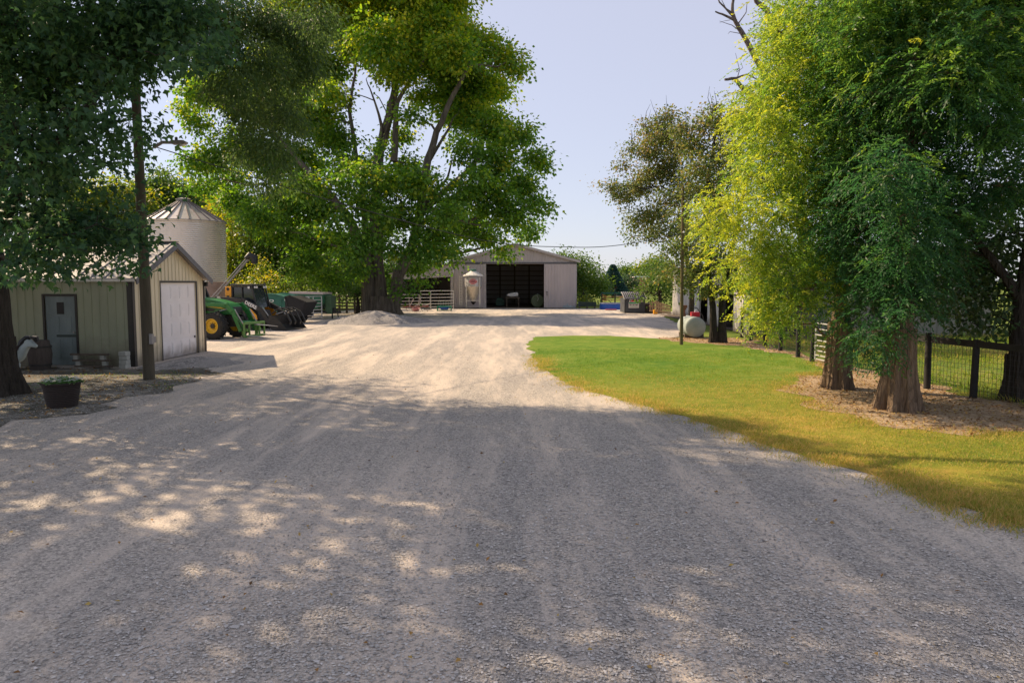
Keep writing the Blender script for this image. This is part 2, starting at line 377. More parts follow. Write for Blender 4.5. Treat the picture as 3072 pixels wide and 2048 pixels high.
# ================================================================ GROUND
def gravel_material(name, c_a, c_b, c_c, vscale=34.0, bump=1.0, big=0.35):
    m = bpy.data.materials.new(name); m.use_nodes = True; t = m.node_tree; b = t.nodes['Principled BSDF']
    b.inputs['Roughness'].default_value = 0.92; b.inputs['Specular IOR Level'].default_value = 0.15
    tc = t.nodes.new('ShaderNodeTexCoord')
    def noise(s, d=4, st=None):
        n = t.nodes.new('ShaderNodeTexNoise'); n.inputs['Scale'].default_value = s; n.inputs['Detail'].default_value = d; n.inputs['Roughness'].default_value = 0.7
        if st:
            mp = t.nodes.new('ShaderNodeMapping'); mp.inputs['Scale'].default_value = st; mp.inputs['Rotation'].default_value = (0,0,0.25)
            t.links.new(tc.outputs['Object'], mp.inputs[0]); t.links.new(mp.outputs[0], n.inputs['Vector'])
        else: t.links.new(tc.outputs['Object'], n.inputs['Vector'])
        return n
    def ramp(a, b_, p0=0.35, p1=0.65):
        r = t.nodes.new('ShaderNodeValToRGB'); r.color_ramp.elements[0].position = p0; r.color_ramp.elements[1].position = p1
        r.color_ramp.elements[0].color = tuple(a)+(1,); r.color_ramp.elements[1].color = tuple(b_)+(1,); return r
    vo = t.nodes.new('ShaderNodeTexVoronoi'); vo.inputs['Scale'].default_value = vscale; t.links.new(tc.outputs['Object'], vo.inputs['Vector'])
    vo2 = t.nodes.new('ShaderNodeTexVoronoi'); vo2.inputs['Scale'].default_value = vscale*2.3; t.links.new(tc.outputs['Object'], vo2.inputs['Vector'])
    n1 = noise(big, 5, (1.6, 0.35, 1)); r1 = ramp(c_a, c_b, 0.38, 0.62); t.links.new(n1.outputs['Fac'], r1.inputs[0])
    sep = t.nodes.new('ShaderNodeSeparateColor'); t.links.new(vo.outputs['Color'], sep.inputs[0])
    cell = ramp((0.58,0.58,0.59), (1.28,1.26,1.24), 0.0, 1.0); t.links.new(sep.outputs[0], cell.inputs[0])
    mul = t.nodes.new('ShaderNodeMix'); mul.data_type = 'RGBA'; mul.blend_type = 'MULTIPLY'; mul.inputs[0].default_value = 1.0
    t.links.new(r1.outputs[0], mul.inputs[6]); t.links.new(cell.outputs[0], mul.inputs[7])
    # dusty fines between the stones in worn tracks
    n2 = noise(1.0, 7, (1.0,0.13,1)); rr = ramp((0,0,0),(1,1,1),0.47,0.62); t.links.new(n2.outputs['Fac'], rr.inputs[0])
    mx = t.nodes.new('ShaderNodeMix'); mx.data_type = 'RGBA'; t.links.new(rr.outputs[0], mx.inputs[0]); t.links.new(mul.outputs[2], mx.inputs[6]); mx.inputs[7].default_value = tuple(c_c)+(1,)
    n3 = noise(60, 3); r3 = ramp((0.72,0.72,0.72),(1.18,1.18,1.18),0.3,0.7); t.links.new(n3.outputs['Fac'], r3.inputs[0])
    mu2 = t.nodes.new('ShaderNodeMix'); mu2.data_type = 'RGBA'; mu2.blend_type = 'MULTIPLY'; mu2.inputs[0].default_value = 0.9
    t.links.new(mx.outputs[2], mu2.inputs[6]); t.links.new(r3.outputs[0], mu2.inputs[7]); t.links.new(mu2.outputs[2], b.inputs['Base Color'])
    add = t.nodes.new('ShaderNodeMath'); add.operation = 'ADD'; t.links.new(vo.outputs['Distance'], add.inputs[0])
    ml = t.nodes.new('ShaderNodeMath'); ml.operation = 'MULTIPLY'; ml.inputs[1].default_value = 0.5; t.links.new(vo2.outputs['Distance'], ml.inputs[0]); t.links.new(ml.outputs[0], add.inputs[1])
    inv = t.nodes.new('ShaderNodeMath'); inv.operation = 'MULTIPLY_ADD'; inv.inputs[1].default_value = 1.0; inv.inputs[2].default_value = 0.0
    iv = t.nodes.new('ShaderNodeMath'); iv.operation = 'SUBTRACT'; iv.inputs[0].default_value = 1.0; t.links.new(rr.outputs[0], iv.inputs[1])
    mm = t.nodes.new('ShaderNodeMath'); mm.operation = 'MULTIPLY_ADD'; mm.inputs[1].default_value = 0.65; mm.inputs[2].default_value = 0.35; t.links.new(iv.outputs[0], mm.inputs[0])
    st = t.nodes.new('ShaderNodeMath'); st.operation = 'MULTIPLY'; st.inputs[1].default_value = bump; t.links.new(mm.outputs[0], st.inputs[0])
    bp = t.nodes.new('ShaderNodeBump'); bp.invert = True; bp.inputs['Distance'].default_value = 0.018; t.links.new(st.outputs[0], bp.inputs['Strength']); t.links.new(add.outputs[0], bp.inputs['Height'])
    t.links.new(bp.outputs[0], b.inputs['Normal'])
    return m
def turf_material(name, cols, s1=0.5, s2=9.0, fine=70.0, bump=0.8):
    m = bpy.data.materials.new(name); m.use_nodes = True; t = m.node_tree; b = t.nodes['Principled BSDF']
    b.inputs['Roughness'].default_value = 0.95; b.inputs['Specular IOR Level'].default_value = 0.1
    tc = t.nodes.new('ShaderNodeTexCoord')
    ns = []
    for s in (s1, s2, fine):
        n = t.nodes.new('ShaderNodeTexNoise'); n.inputs['Scale'].default_value = s; n.inputs['Detail'].default_value = 5; n.inputs['Roughness'].default_value = 0.65
        t.links.new(tc.outputs['Object'], n.inputs['Vector']); ns.append(n)
    a = t.nodes.new('ShaderNodeMath'); a.operation = 'MULTIPLY_ADD'; a.inputs[1].default_value = 0.45; t.links.new(ns[1].outputs['Fac'], a.inputs[0])
    a2 = t.nodes.new('ShaderNodeMath'); a2.operation = 'MULTIPLY'; a2.inputs[1].default_value = 0.55; t.links.new(ns[0].outputs['Fac'], a2.inputs[0]); t.links.new(a2.outputs[0], a.inputs[2])
    r = t.nodes.new('ShaderNodeValToRGB'); r.color_ramp.elements[0].position = 0.36; r.color_ramp.elements[1].position = 0.64
    r.color_ramp.elements[0].color = tuple(cols[0])+(1,); r.color_ramp.elements[1].color = tuple(cols[-1])+(1,)
    for i, c in enumerate(cols[1:-1]):
        e = r.color_ramp.elements.new(0.36+0.28*(i+1)/(len(cols)-1)); e.color = tuple(c)+(1,)
    t.links.new(a.outputs[0], r.inputs[0])
    r3 = t.nodes.new('ShaderNodeValToRGB'); r3.color_ramp.elements[0].position = 0.3; r3.color_ramp.elements[1].position = 0.7
    r3.color_ramp.elements[0].color = (0.55,0.55,0.55,1); r3.color_ramp.elements[1].color = (1.4,1.4,1.4,1); t.links.new(ns[2].outputs['Fac'], r3.inputs[0])
    mu = t.nodes.new('ShaderNodeMix'); mu.data_type = 'RGBA'; mu.blend_type = 'MULTIPLY'; mu.inputs[0].default_value = 1
    t.links.new(r.outputs[0], mu.inputs[6]); t.links.new(r3.outputs[0], mu.inputs[7]); t.links.new(mu.outputs[2], b.inputs['Base Color'])
    bp = t.nodes.new('ShaderNodeBump'); bp.inputs['Strength'].default_value = bump; bp.inputs['Distance'].default_value = 0.03
    t.links.new(ns[2].outputs['Fac'], bp.inputs['Height']); t.links.new(bp.outputs[0], b.inputs['Normal'])
    return m

m_gravel = gravel_material('crushed_limestone', (0.42,0.39,0.355), (0.58,0.52,0.45), (0.60,0.51,0.42), 44)
m_field = turf_material('pasture_turf', [(0.07,0.12,0.022),(0.13,0.18,0.03),(0.26,0.24,0.06)], 0.25, 3.0, 30)
m_lawn = turf_material('lawn_turf', [(0.12,0.18,0.02),(0.23,0.24,0.03),(0.40,0.29,0.06)], 0.35, 2.5, 60)
m_mulch = turf_material('needle_litter', [(0.28,0.20,0.12),(0.48,0.35,0.22),(0.62,0.48,0.33)], 1.0, 8.0, 90, 1.0)
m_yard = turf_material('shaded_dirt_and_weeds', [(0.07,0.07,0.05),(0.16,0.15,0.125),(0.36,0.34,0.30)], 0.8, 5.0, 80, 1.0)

g = MB(); N = 40; X0, X1, Y0, Y1 = -700, 700, -60, 1400
xs = np.linspace(X0, X1, N+1); ys = np.linspace(Y0, Y1, N+1)
def gz(x, y):
    d = max(0, y-130)/300
    return -0.03 + 4.0*min(1,d)**1.5*(0.55+0.45*math.sin(x*0.011+1.0))
g.add([(x,y,gz(x,y)) for y in ys for x in xs], [(j*(N+1)+i, j*(N+1)+i+1, (j+1)*(N+1)+i+1, (j+1)*(N+1)+i) for j in range(N) for i in range(N)])
o = g.build('ground', m_field, smooth=True); o['kind'] = 'structure'

def GP(*pts): return [G(u, v) for u, v in pts]
lawn_low = GP((1600,1070),(1625,1108),(1750,1172),(1960,1221),(2142,1282),(2351,1345),(2573,1410),(2782,1486),(2939,1541),(3072,1567))
drive_pts = [Vector((-40,-8,0)), Vector((12,-8,0)), Vector((12.0,3.0,0)), Vector((9.0,5.5,0))] + list(reversed([p - Vector((-0.6,-0.3,0)) for p in lawn_low])) + \
    [G(1620,1040), Vector((6.2,31,0)), Vector((9,34,0)), Vector((11.0,52,0)), Vector((14.2,60,0)), Vector((9,69.5,0)), Vector((-13,70.5,0)), Vector((-15,62,0)), Vector((-30,56,0)), Vector((-40,40,0))]
o, drive_poly = sheet('gravel_drive', drive_pts, 0.0, m_gravel, 0.12, 0.5)
lawn_pts = lawn_low + [Vector((9.5,4.0,0)), Vector((14.3,6.0,0)), Vector((14.3,13.2,0)), Vector((10.1,14.4,0)), Vector((9.9,22,0)), Vector((10.2,31.0,0)), Vector((7.0,31.0,0)), G(2018,1020), G(1930,1012), G(1828,1007), G(1700,1007), G(1607,1010), G(1580,1032)]
_t = m_lawn.node_tree                    # the turf is parched gold towards the drive, green further back
_mix = _t.nodes.new('ShaderNodeMix'); _mix.data_type = 'RGBA'; _sx = _t.nodes.new('ShaderNodeSeparateXYZ'); _tc = _t.nodes.new('ShaderNodeTexCoord')
_t.links.new(_tc.outputs['Object'], _sx.inputs[0]); _mr = _t.nodes.new('ShaderNodeMapRange'); _mr.inputs['From Min'].default_value = 20; _mr.inputs['From Max'].default_value = 11
_n = _t.nodes.new('ShaderNodeTexNoise'); _n.inputs['Scale'].default_value = 0.7; _n.inputs['Detail'].default_value = 6; _t.links.new(_tc.outputs['Object'], _n.inputs['Vector'])
_a = _t.nodes.new('ShaderNodeMath'); _a.operation = 'MULTIPLY_ADD'; _a.inputs[1].default_value = 14; _t.links.new(_n.outputs['Fac'], _a.inputs[0])
_b = _t.nodes.new('ShaderNodeMath'); _b.operation = 'SUBTRACT'; _b.inputs[1].default_value = 7; _t.links.new(_sx.outputs[1], _b.inputs[0]); _t.links.new(_b.outputs[0], _a.inputs[2])
_t.links.new(_a.outputs[0], _mr.inputs['Value'])
_pb = _t.nodes['Principled BSDF']; _src = _pb.inputs['Base Color'].links[0].from_socket
_t.links.new(_mr.outputs[0], _mix.inputs[0]); _mul = _t.nodes.new('ShaderNodeMix'); _mul.data_type = 'RGBA'; _mul.blend_type = 'MULTIPLY'; _mul.inputs[0].default_value = 1
_mix.inputs[6].default_value = (0.62,0.95,0.9,1); _mix.inputs[7].default_value = (1.22,1.06,1.25,1); _t.links.new(_src, _mul.inputs[6]); _t.links.new(_mix.outputs[2], _mul.inputs[7]); _t.links.new(_mul.outputs[2], _pb.inputs['Base Color'])
o, lawn_poly = sheet('lawn', lawn_pts, 0.006, m_lawn, 0.13, 0.3)
mul_pts = [G(2018,1022), G(2120,1030), G(2220,1040), G(2330,1058), G(2440,1082), G(2490,1118), G(2400,1128), G(2345,1160), G(2416,1206), G(2540,1256), G(2690,1290), G(2900,1306), G(3072,1306), Vector((14,8,0)), Vector((14,13.5,0)), Vector((9.9,14.6,0)), Vector((9.7,22,0)), Vector((10.1,31.5,0)), Vector((6.2,31.5,0))]
o, mulch_poly = sheet('dirt_patch', mul_pts, 0.012, m_mulch, 0.34, 0.3)
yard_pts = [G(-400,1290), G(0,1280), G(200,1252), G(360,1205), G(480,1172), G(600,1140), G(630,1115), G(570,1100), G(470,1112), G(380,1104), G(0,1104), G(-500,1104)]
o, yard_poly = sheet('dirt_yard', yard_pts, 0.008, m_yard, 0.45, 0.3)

# loose stones lying on the near part of the drive
def stones(name, n_try, mat, seed, ymin, ymax, size, pw=1.0):
    rg = np.random.default_rng(seed)
    y = ymin + (ymax-ymin)*rg.random(n_try)**pw; x = (rg.random(n_try)*2-1)*(0.75*y+0.8)
    P = np.stack([x,y],1); k = in_poly(P, drive_poly) & ~in_poly(P, lawn_poly) & ~in_poly(P, mulch_poly)
    dens = 0.55 + 0.75*noise2(P*np.array([2.2,0.35]), 0.9, 4) + 0.3*noise2(P, 4.0, 8); k &= rg.random(n_try) < dens
    P = P[k]; n = len(P)
    octa = np.array([(1,0,0),(-1,0,0),(0,1,0),(0,-1,0),(0,0,1),(0,0,-0.6),(0.62,0.62,0.45),(-0.62,-0.62,0.5)])
    base = np.array([(1,0,0),(0.3,0.95,0),(-0.8,0.6,0),(-0.8,-0.6,0),(0.3,-0.95,0),(0.15,0.1,0.8)])
    tri = np.array([(0,1,5),(1,2,5),(2,3,5),(3,4,5),(4,0,5)])
    sz = size*rg.uniform(0.5,1.5,n)*(0.8+0.5*rg.random(n)**4); a = rg.uniform(0,6.28,n)
    V = base[None]*(1+rg.normal(0,0.22,(n,6,3)))*np.array([1,0.7,0.6]); V *= sz[:,None,None]
    ca, sa = np.cos(a)[:,None], np.sin(a)[:,None]
    X = V[:,:,0]*ca - V[:,:,1]*sa; Y = V[:,:,0]*sa + V[:,:,1]*ca; Z = V[:,:,2]
    Z[:,:5] = rg.uniform(-0.1,0.25,(n,5))*sz[:,None]
    vs = np.stack([X+P[:,0:1], Y+P[:,1:2], Z+0.006],2).reshape(-1,3); fs = (np.arange(n)*6)[:,None,None]+tri[None]
    o = np_mesh(name, vs, fs.reshape(-1,3), mat, None, np.repeat(np.clip(rg.normal(0.5,0.28,n),0,1),6))
    return o
m_stone = leaf_mat('limestone_chips', [(0.20,0.19,0.18),(0.37,0.35,0.32),(0.49,0.46,0.42),(0.66,0.62,0.57)], trans=0.0, rough=0.9)
o = stones('gravel', 230000, m_stone, 5, 3.6, 19, 0.0102, 1.25)
tag(o, 'loose crushed limestone lying over the driveway', 'gravel', kind='stuff')

o = stones('coarse_gravel', 6000, m_stone, 6, 3.8, 24, 0.018, 1.2)
tag(o, 'larger stones standing out among the fine gravel', 'gravel', kind='stuff')

def blades(polys, n_try, ymin, ymax, l, w, seed, dens=None, exclude=(), region=None, lean=0.6, pw=1.5, ygrad=0):
    rg = np.random.default_rng(seed)
    if region: x = rg.uniform(region[0],region[1],n_try); y = rg.uniform(region[2],region[3],n_try)
    else:
        y = ymin + (ymax-ymin)*rg.random(n_try)**pw; x = (rg.random(n_try)*2-1)*(0.75*y+0.6)
    P = np.stack([x,y],1); k = np.zeros(n_try,bool)
    for pl in polys: k |= in_poly(P, pl)
    for pl in exclude: k &= ~in_poly(P, pl)
    if dens is not None: k &= rg.random(n_try) < dens(P)
    P = P[k]; n = len(P); d = rg.normal(size=(n,3))*lean; d[:,2] = 1; d = unit(d)
    pos = np.stack([P[:,0],P[:,1],np.full(n,0.004)],1); nr = unit(rg.normal(size=(n,3))*np.array([1,1,0.2]))
    sc = rg.uniform(0.5,1.4,n); tint = np.clip(0.45+0.30*noise2(P,0.9,seed)+rg.normal(0,0.16,n)+(ygrad*np.clip((18.5-P[:,1])/7,-.9,.9) if ygrad else 0),0,1)
    vs, fs, kk = leaf_arrays(pos, d, nr, l*sc, np.full(n,w), T_DIAM)
    return vs, fs, np.repeat(tint, kk)
m_blade = leaf_mat('grass_blades', [(0.06,0.15,0.018),(0.13,0.23,0.025),(0.28,0.28,0.05),(0.54,0.38,0.14)], trans=0.4, rough=0.7)
vs, fs, tn = blades([lawn_poly], 330000, 6.0, 26, 0.045, 0.008, 11, exclude=[mulch_poly], ygrad=.38, dens=lambda P: np.clip(.85+.8*noise2(P,2.2,3)+.4*noise2(P,6.0,9),.12,1))
o = np_mesh('grass', vs, fs, m_blade, None, tn); tag(o, 'mown lawn grass beside the curved gravel drive', 'grass', kind='stuff')
# dry fringe where the lawn breaks up into the gravel
lp = np.array([(p.x,p.y) for p in lawn_low]); rg = np.random.default_rng(3)
seg = rg.integers(0, len(lp)-1, 34000); tt = rg.random(34000); P = lp[seg]*(1-tt[:,None])+lp[seg+1]*tt[:,None]; P += rg.normal(0,0.24,P.shape)+np.array([0.08,0.04])
cl = noise2(P, 5.0, 2) + rg.normal(0,0.3,len(P)); P = P[cl > -0.05]; mp_ = np.array([(q.x,q.y) for q in mul_pts[4:13]]); sg2 = rg.integers(0, len(mp_)-1, 9000); t2 = rg.random(9000)
Q2 = mp_[sg2]*(1-t2[:,None])+mp_[sg2+1]*t2[:,None]+rg.normal(0,0.22,(9000,2)); Q2 = Q2[(noise2(Q2,4.0,3)+rg.normal(0,.3,len(Q2))) > -.1]
P = np.concatenate([P, Q2]); n = len(P)
d = rg.normal(size=(n,3))*0.75; d[:,2] = 1; sc = rg.uniform(0.5,1.5,n)
vs, fs, kk = leaf_arrays(np.stack([P[:,0],P[:,1],np.full(n,0.003)],1), d, rg.normal(size=(n,3)), 0.075*sc, np.full(n,0.008), T_DIAM)
o = np_mesh('dry_grass_fringe', vs, fs, m_blade, None, np.repeat(np.clip(rg.normal(0.78,0.2,n),0,1),kk)); tag(o, 'straw coloured grass fringe along the edge of the lawn', 'grass', kind='stuff')
# weeds in the shaded dirt on the left
vs, fs, tn = blades([yard_poly], 60000, 11, 21, 0.05, 0.012, 13, dens=lambda P: np.clip(-0.05+0.9*noise2(P,1.3,5),0,.6), lean=0.9)
o = np_mesh('weeds', vs, fs, m_blade, None, tn*0.5); tag(o, 'low weeds in the shaded dirt around the planter and pole', 'weeds', kind='stuff')
# pasture grass beyond the wire fence
vs, fs, tn = blades([np.array([(9.9,13),(26,13),(32,34),(10.4,34)])], 110000, 0, 0, 0.17, 0.014, 17, region=(9.9,32,13,34), dens=lambda P: np.clip(0.6+0.6*noise2(P,1.0,6),0,1), lean=0.7)
o = np_mesh('pasture_grass', vs, fs, m_blade, None, np.clip(tn+0.1,0,1)); tag(o, 'rough pasture grass behind the wire mesh fence', 'grass', kind='stuff')
# fallen leaves, twigs
m_lit = leaf_mat('fallen_leaf', [(0.10,0.05,0.02),(0.30,0.16,0.05),(0.45,0.33,0.10)], trans=0.15, rough=0.8)
def litter(name, poly, n_try, ymin, ymax, size, seed, region=None, label=''):
    rg = np.random.default_rng(seed)
    if region: x = rg.uniform(region[0],region[1],n_try); y = rg.uniform(region[2],region[3],n_try)
    else: y = ymin+(ymax-ymin)*rg.random(n_try); x = (rg.random(n_try)*2-1)*(0.75*y+.5)
    P = np.stack([x,y],1); P = P[in_poly(P, poly)]; n = len(P)
    d = rg.normal(size=(n,3)); d[:,2] = rg.uniform(0,0.5,n); nr = unit(rg.normal(size=(n,3))*0.3+np.array([0,0,1])); sc = rg.uniform(0.4,1.3,n)
    vs, fs, kk = leaf_arrays(np.stack([P[:,0],P[:,1],np.full(n,0.02)],1), d, nr, size*sc, size*0.6*sc, T_DIAM)
    o = np_mesh(name, vs, fs, m_lit, None, np.repeat(rg.random(n),kk)); tag(o, label, 'leaves', kind='stuff')
litter('fallen_leaves', drive_poly, 800, 4, 30, 0.045, 21, label='brown leaves scattered over the gravel drive')
litter('leaf_litter', mulch_poly, 42000, 0, 0, 0.055, 22, region=(4,14,8,32), label='dry leaves and needles on the dirt under the cypresses')
litter('yard_litter', yard_poly, 3000, 0, 0, 0.07, 23, region=(-16,-5,11,21), label='dead leaves on the shaded dirt beside the shed')

# gravel piles
def pile(name, cx, cy, rx, ry, h, label, seed):
    rg = np.random.default_rng(seed); n = 48; rows = 16; vs = []
    for i in range(rows+1):
        t = i/rows
        for k in range(n):
            a = 2*math.pi*k/n; w = 1+0.13*math.sin(3*a+seed)+0.07*math.sin(7*a)
            z = h*(1-t**1.35)**1.15*(1-0.12*math.sin(a*2+seed)*t)+0.05*h*math.sin(5*a+9*t) if 0 < t < 1 else (h if t == 0 else -0.03)
            j = rg.normal(0, 0.015*h, 3)
            vs.append((cx+rx*w*t*math.cos(a)+j[0], cy+ry*w*t*math.sin(a)+j[1], max(z,-0.03)+j[2]*(t<1)))
    fs = [(i*n+k, i*n+(k+1)%n, (i+1)*n+(k+1)%n, (i+1)*n+k) for i in range(rows) for k in range(n)]
    b = MB(); b.add(vs, fs); o = b.build(name, m_gravel2, smooth=True); tag(o, label, 'gravel pile')
    # stones over the pile
    m = 2500; a = rg.uniform(0,6.28,m); t = np.sqrt(rg.random(m))*0.97; x = cx+rx*t*np.cos(a); y = cy+ry*t*np.sin(a); z = h*(1-t)**0.9*(1-0.15*np.sin(a*2+seed))
    return o
m_gravel2 = gravel_material('piled_gravel', (0.24,0.23,0.22), (0.36,0.34,0.32), (0.30,0.28,0.26), 16, 1.0, 0.8)
p = G(1110,966); pile('gravel_pile', p.x+.3, p.y-.4, 3.4, 2.6, 0.72, 'grey gravel heap at the foot of the big maple', 1)
p = G(590,1094); pile('gravel_mound', p.x-0.2, p.y+0.3, 1.3, 1.6, 0.20, 'low mound of loose gravel in front of the garage door', 2)

# ================================================================ BUILDINGS
def ribs_on(b, p0, p1, z0, ztop, normal, spacing=0.23, w=0.035, t=0.02):
    """standing ribs on a wall line p0-p1 (xy); ztop(s) gives the top at distance s"""
    p0, p1 = Vector(p0), Vector(p1); L = (p1-p0).length; d = (p1-p0)/L; n = Vector(normal)
    s = spacing/2
    while s < L:
        a = p0 + d*s; zt = ztop(s)
        if zt - z0 > 0.05:
            c0 = a - d*w/2; c1 = a + d*w/2; e0 = a - d*w*0.25 + n*t; e1 = a + d*w*0.25 + n*t
            vs = [(c0.x,c0.y,z0),(e0.x,e0.y,z0),(e1.x,e1.y,z0),(c1.x,c1.y,z0),(c0.x,c0.y,zt),(e0.x,e0.y,zt),(e1.x,e1.y,zt),(c1.x,c1.y,zt)]
            b.add(vs, [(0,1,5,4),(1,2,6,5),(2,3,7,6),(4,5,6,7),(0,3,2,1)])
        s += spacing
m_tan = M('tan_siding', (0.70,0.61,0.43), (0.60,0.52,0.37), scale=1.2, rough=0.45, bump=0.05, stretch=(1,1,0.3))
m_shade_tan = M('shade_tinted_siding', (0.38,0.40,0.28), (0.29,0.31,0.22), scale=1.2, rough=0.5, bump=0.05, stretch=(1,1,0.3))  # tan siding with green tree shade mixed into its colour
m_trim_d = M('dark_trim', (0.045,0.04,0.035), (0.03,0.028,0.026), rough=0.5)
m_trim_g = M('grey_fascia', (0.13,0.13,0.15), (0.10,0.10,0.11), rough=0.5)
m_galv = M('galvanised_roofing', (0.34,0.33,0.33), (0.25,0.23,0.22), scale=2.0, rough=0.62, metal=0.15, stretch=(1,0.3,1))
m_whitep = M('white_paint', (0.80,0.77,0.78), (0.72,0.69,0.70), scale=2, rough=0.45)
m_white2 = M('white_steel', (0.72,0.70,0.66), (0.55,0.52,0.48), scale=2, rough=0.45, stretch=(1,1,0.3))
m_grey_w = M('grey_siding', (0.52,0.47,0.47), (0.42,0.38,0.385), scale=1.0, rough=0.5, stretch=(1,1,0.25))
m_dark = M('dark_interior', (0.03,0.028,0.026), (0.02,0.018,0.017), rough=0.9)
m_rust = M('rusty_steel', (0.22,0.10,0.05), (0.12,0.06,0.04), rough=0.85)
m_wood = M('weathered_wood', (0.16,0.13,0.10), (0.09,0.07,0.055), scale=4, rough=0.85, bump=0.3, stretch=(1,1,6))
m_blackp = M('black_paint', (0.02,0.02,0.022), (0.012,0.012,0.013), rough=0.45)
m_conc = M('concrete', (0.42,0.38,0.33), (0.32,0.29,0.26), scale=3, rough=0.9, bump=0.2)

for _m, _h in ((m_tan,.45),(m_shade_tan,.7),(m_whitep,.35),(m_white2,.4),(m_grey_w,.8)): add_dirt(_m, _h)
# --- garage shed, left
def shed():
    x1, x0, y0, y1 = -10.9, -21.0, 20.6, 25.4; ze, zp = 2.55, 3.62; yc = (y0+y1)/2
    r = empty('metal_shed', (x1, y0, 0), 0, 'tan metal garage with a white overhead door and ribbed metal roof, behind the wooden pole', 'shed')
    O = (x1, y0, 0)
    def L(b): b.v = [(x-O[0], y-O[1], z) for x,y,z in b.v]; return b
    # side wall facing the yard, door opening x -18.05..-16.5 (metres)
    dA, dB = at(132,1000,y0).x, at(236,1000,y0).x; dz = 2.10
    b = MB(); b.box(x0, dA, y0, y0+.1, 0, ze); b.box(dB, x1, y0, y0+.1, 0, ze); b.box(dA, dB, y0, y0+.1, dz, ze)
    ribs_on(b, (x0,y0), (dA-0.06,y0), 0.02, lambda s: ze-0.01, (0,-1)); ribs_on(b, (dB+0.06,y0), (x1-0.16,y0), 0.02, lambda s: ze-0.01, (0,-1)); ribs_on(b, (dA,y0), (dB,y0), dz+0.08, lambda s: ze-0.01, (0,-1))
    o = L(b).build('side_wall', m_shade_tan, r); o['label'] = 'side wall coloured dark green for deep tree shade'
    # gable wall facing +x with the garage opening
    ga, gb, gh = 22.25, 24.75, 2.42
    b = MB(); b.prism([(y0+.1,0),(ga,0),(ga,gh),(gb,gh),(gb,0),(y1,0),(y1,ze),(yc,zp),(y0+.1,ze)], x1-0.1, x1, 'x')
    rl = lambda s: min(ze + (zp-ze)*min(s, (y1-y0)-s)/((y1-y0)/2) - 0.07, 9)
    ribs_on(b, (x1,y0), (x1,ga-0.07), 0.02, lambda s: rl(s), (1,0), 0.24, 0.05, 0.025); ribs_on(b, (x1,gb+0.06), (x1,y1), 0.02, lambda s: rl(gb+0.06-y0+s), (1,0), 0.24, 0.05, 0.025)
    ribs_on(b, (x1,ga-0.02), (x1,gb+0.02), gh+0.07, lambda s: rl(ga-0.02-y0+s), (1,0), 0.24, 0.05, 0.025)
    L(b).build('gable_wall', m_tan, r)
    b = MB(); b.box(x0, x1-.1, y1-.1, y1, 0, ze); b.box(x0, x0+.1, y0+.1, y1-.1, 0, ze); L(b).build('rear_wall', m_tan, r)
    # roof: two slopes with standing ribs
    ov = 0.18; rt = 0.05
    for side, nm in ((1,'a'),(-1,'b')):
        b = MB(); ye = y0-ov if side == 1 else y1+ov; sl = (zp-ze)/(yc-y0); zee = ze+0.03-ov*sl; zpp = zp+0.03
        v = [(x0-.2,ye,zee),(x1+.22,ye,zee),(x1+.22,yc,zpp),(x0-.2,yc,zpp)]; vs = v+[(x,y,z+rt) for x,y,z in v]
        b.add(vs, [(0,1,2,3),(7,6,5,4),(0,4,5,1),(1,5,6,2),(2,6,7,3),(3,7,4,0)])
        x = x1+.1
        while x > x0-.1:
            b.beam((x,ye-.01,zee+rt+.012),(x,yc,zpp+rt+.012), 0.045, 0.03); x -= 0.40
        L(b).build('roof_slope', m_galv, r)
    b = MB(); b.beam((x0-.2,yc,zp+.10),(x1+.24,yc,zp+.10),0.24,0.03); L(b).build('ridge_cap', m_galv, r)
    b = MB(); sl = (zp-ze)/(yc-y0); zee = ze-ov*sl
    b.beam((x1+.235,y0-ov-.02,zee-.02),(x1+.235,yc,zp-.01),0.03,0.17); b.beam((x1+.235,y1+ov+.02,zee-.02),(x1+.235,yc,zp-.012),0.032,0.17)
    L(b).build('gable_fascia', m_trim_g, r)
    b = MB(); b.box(x0-.2,x1+.2,y0-ov-.035,y0-ov-.005,zee-.02,zee+.06); L(b).build('eave_trim', m_white2, r)
    b = MB(); b.box(x1-.14,x1+.012,y0-.03,y0-.002,0,ze-.02); b.box(x1+.004,x1+.03,y0-.03,y0+.10,0,ze-.05); L(b).build('corner_trim', m_trim_d, r)
    b = MB(); b.box(x1+.004,x1+.03,y1-.07,y1+.03,0,ze-.05); L(b).build('corner_trim', m_trim_d, r)
    # side door: panelled, with a small dark notice
    df = MB(); df.box(dA,dA+.06,y0-.03,y0-.003,0.02,dz-.06); df.box(dB-.06,dB,y0-.03,y0-.003,0.02,dz-.06); df.box(dA,dB,y0-.03,y0-.003,dz-.06,dz)
    L(df).build('door_frame', m_trim_d, r)
    d = MB(); d.box(dA+.065,dB-.065,y0+.02,y0+.06,0.05,dz-.065)
    w = dB-dA
    for (fx0,sunny_side_tint,fz0,fz1) in ((.2,.45,1.0,1.45),(.55,.8,1.0,1.45),(.2,.45,.25,.8),(.55,.8,.25,.8)):
        a0, a1 = dA+w*fx0, dA+w*sunny_side_tint
        d.box(a0,a1,y0+.008,y0+.022,fz0,fz1)
    dr = L(d).build('door', M('teal_grey_door', (0.22,0.27,0.27), (0.15,0.19,0.20), scale=2, rough=0.5, stretch=(2,1,.5)), r, bevel=0.006)
    k = MB(); k.box(dA+w*.40,dA+w*.60,y0+.004,y0+.016,1.52,1.86); o = L(k).build('door_notice', M('notice', (0.03,0.03,0.03),(0.025,0.02,0.02)), None); o.parent = dr
    k = MB(); k.box(dA+w*.36,dB-.08,y0-.0,y0+.012,.86,.93); o = L(k).build('door_bar', M('door_bar', (0.06,0.08,0.07)), None); o.parent = dr
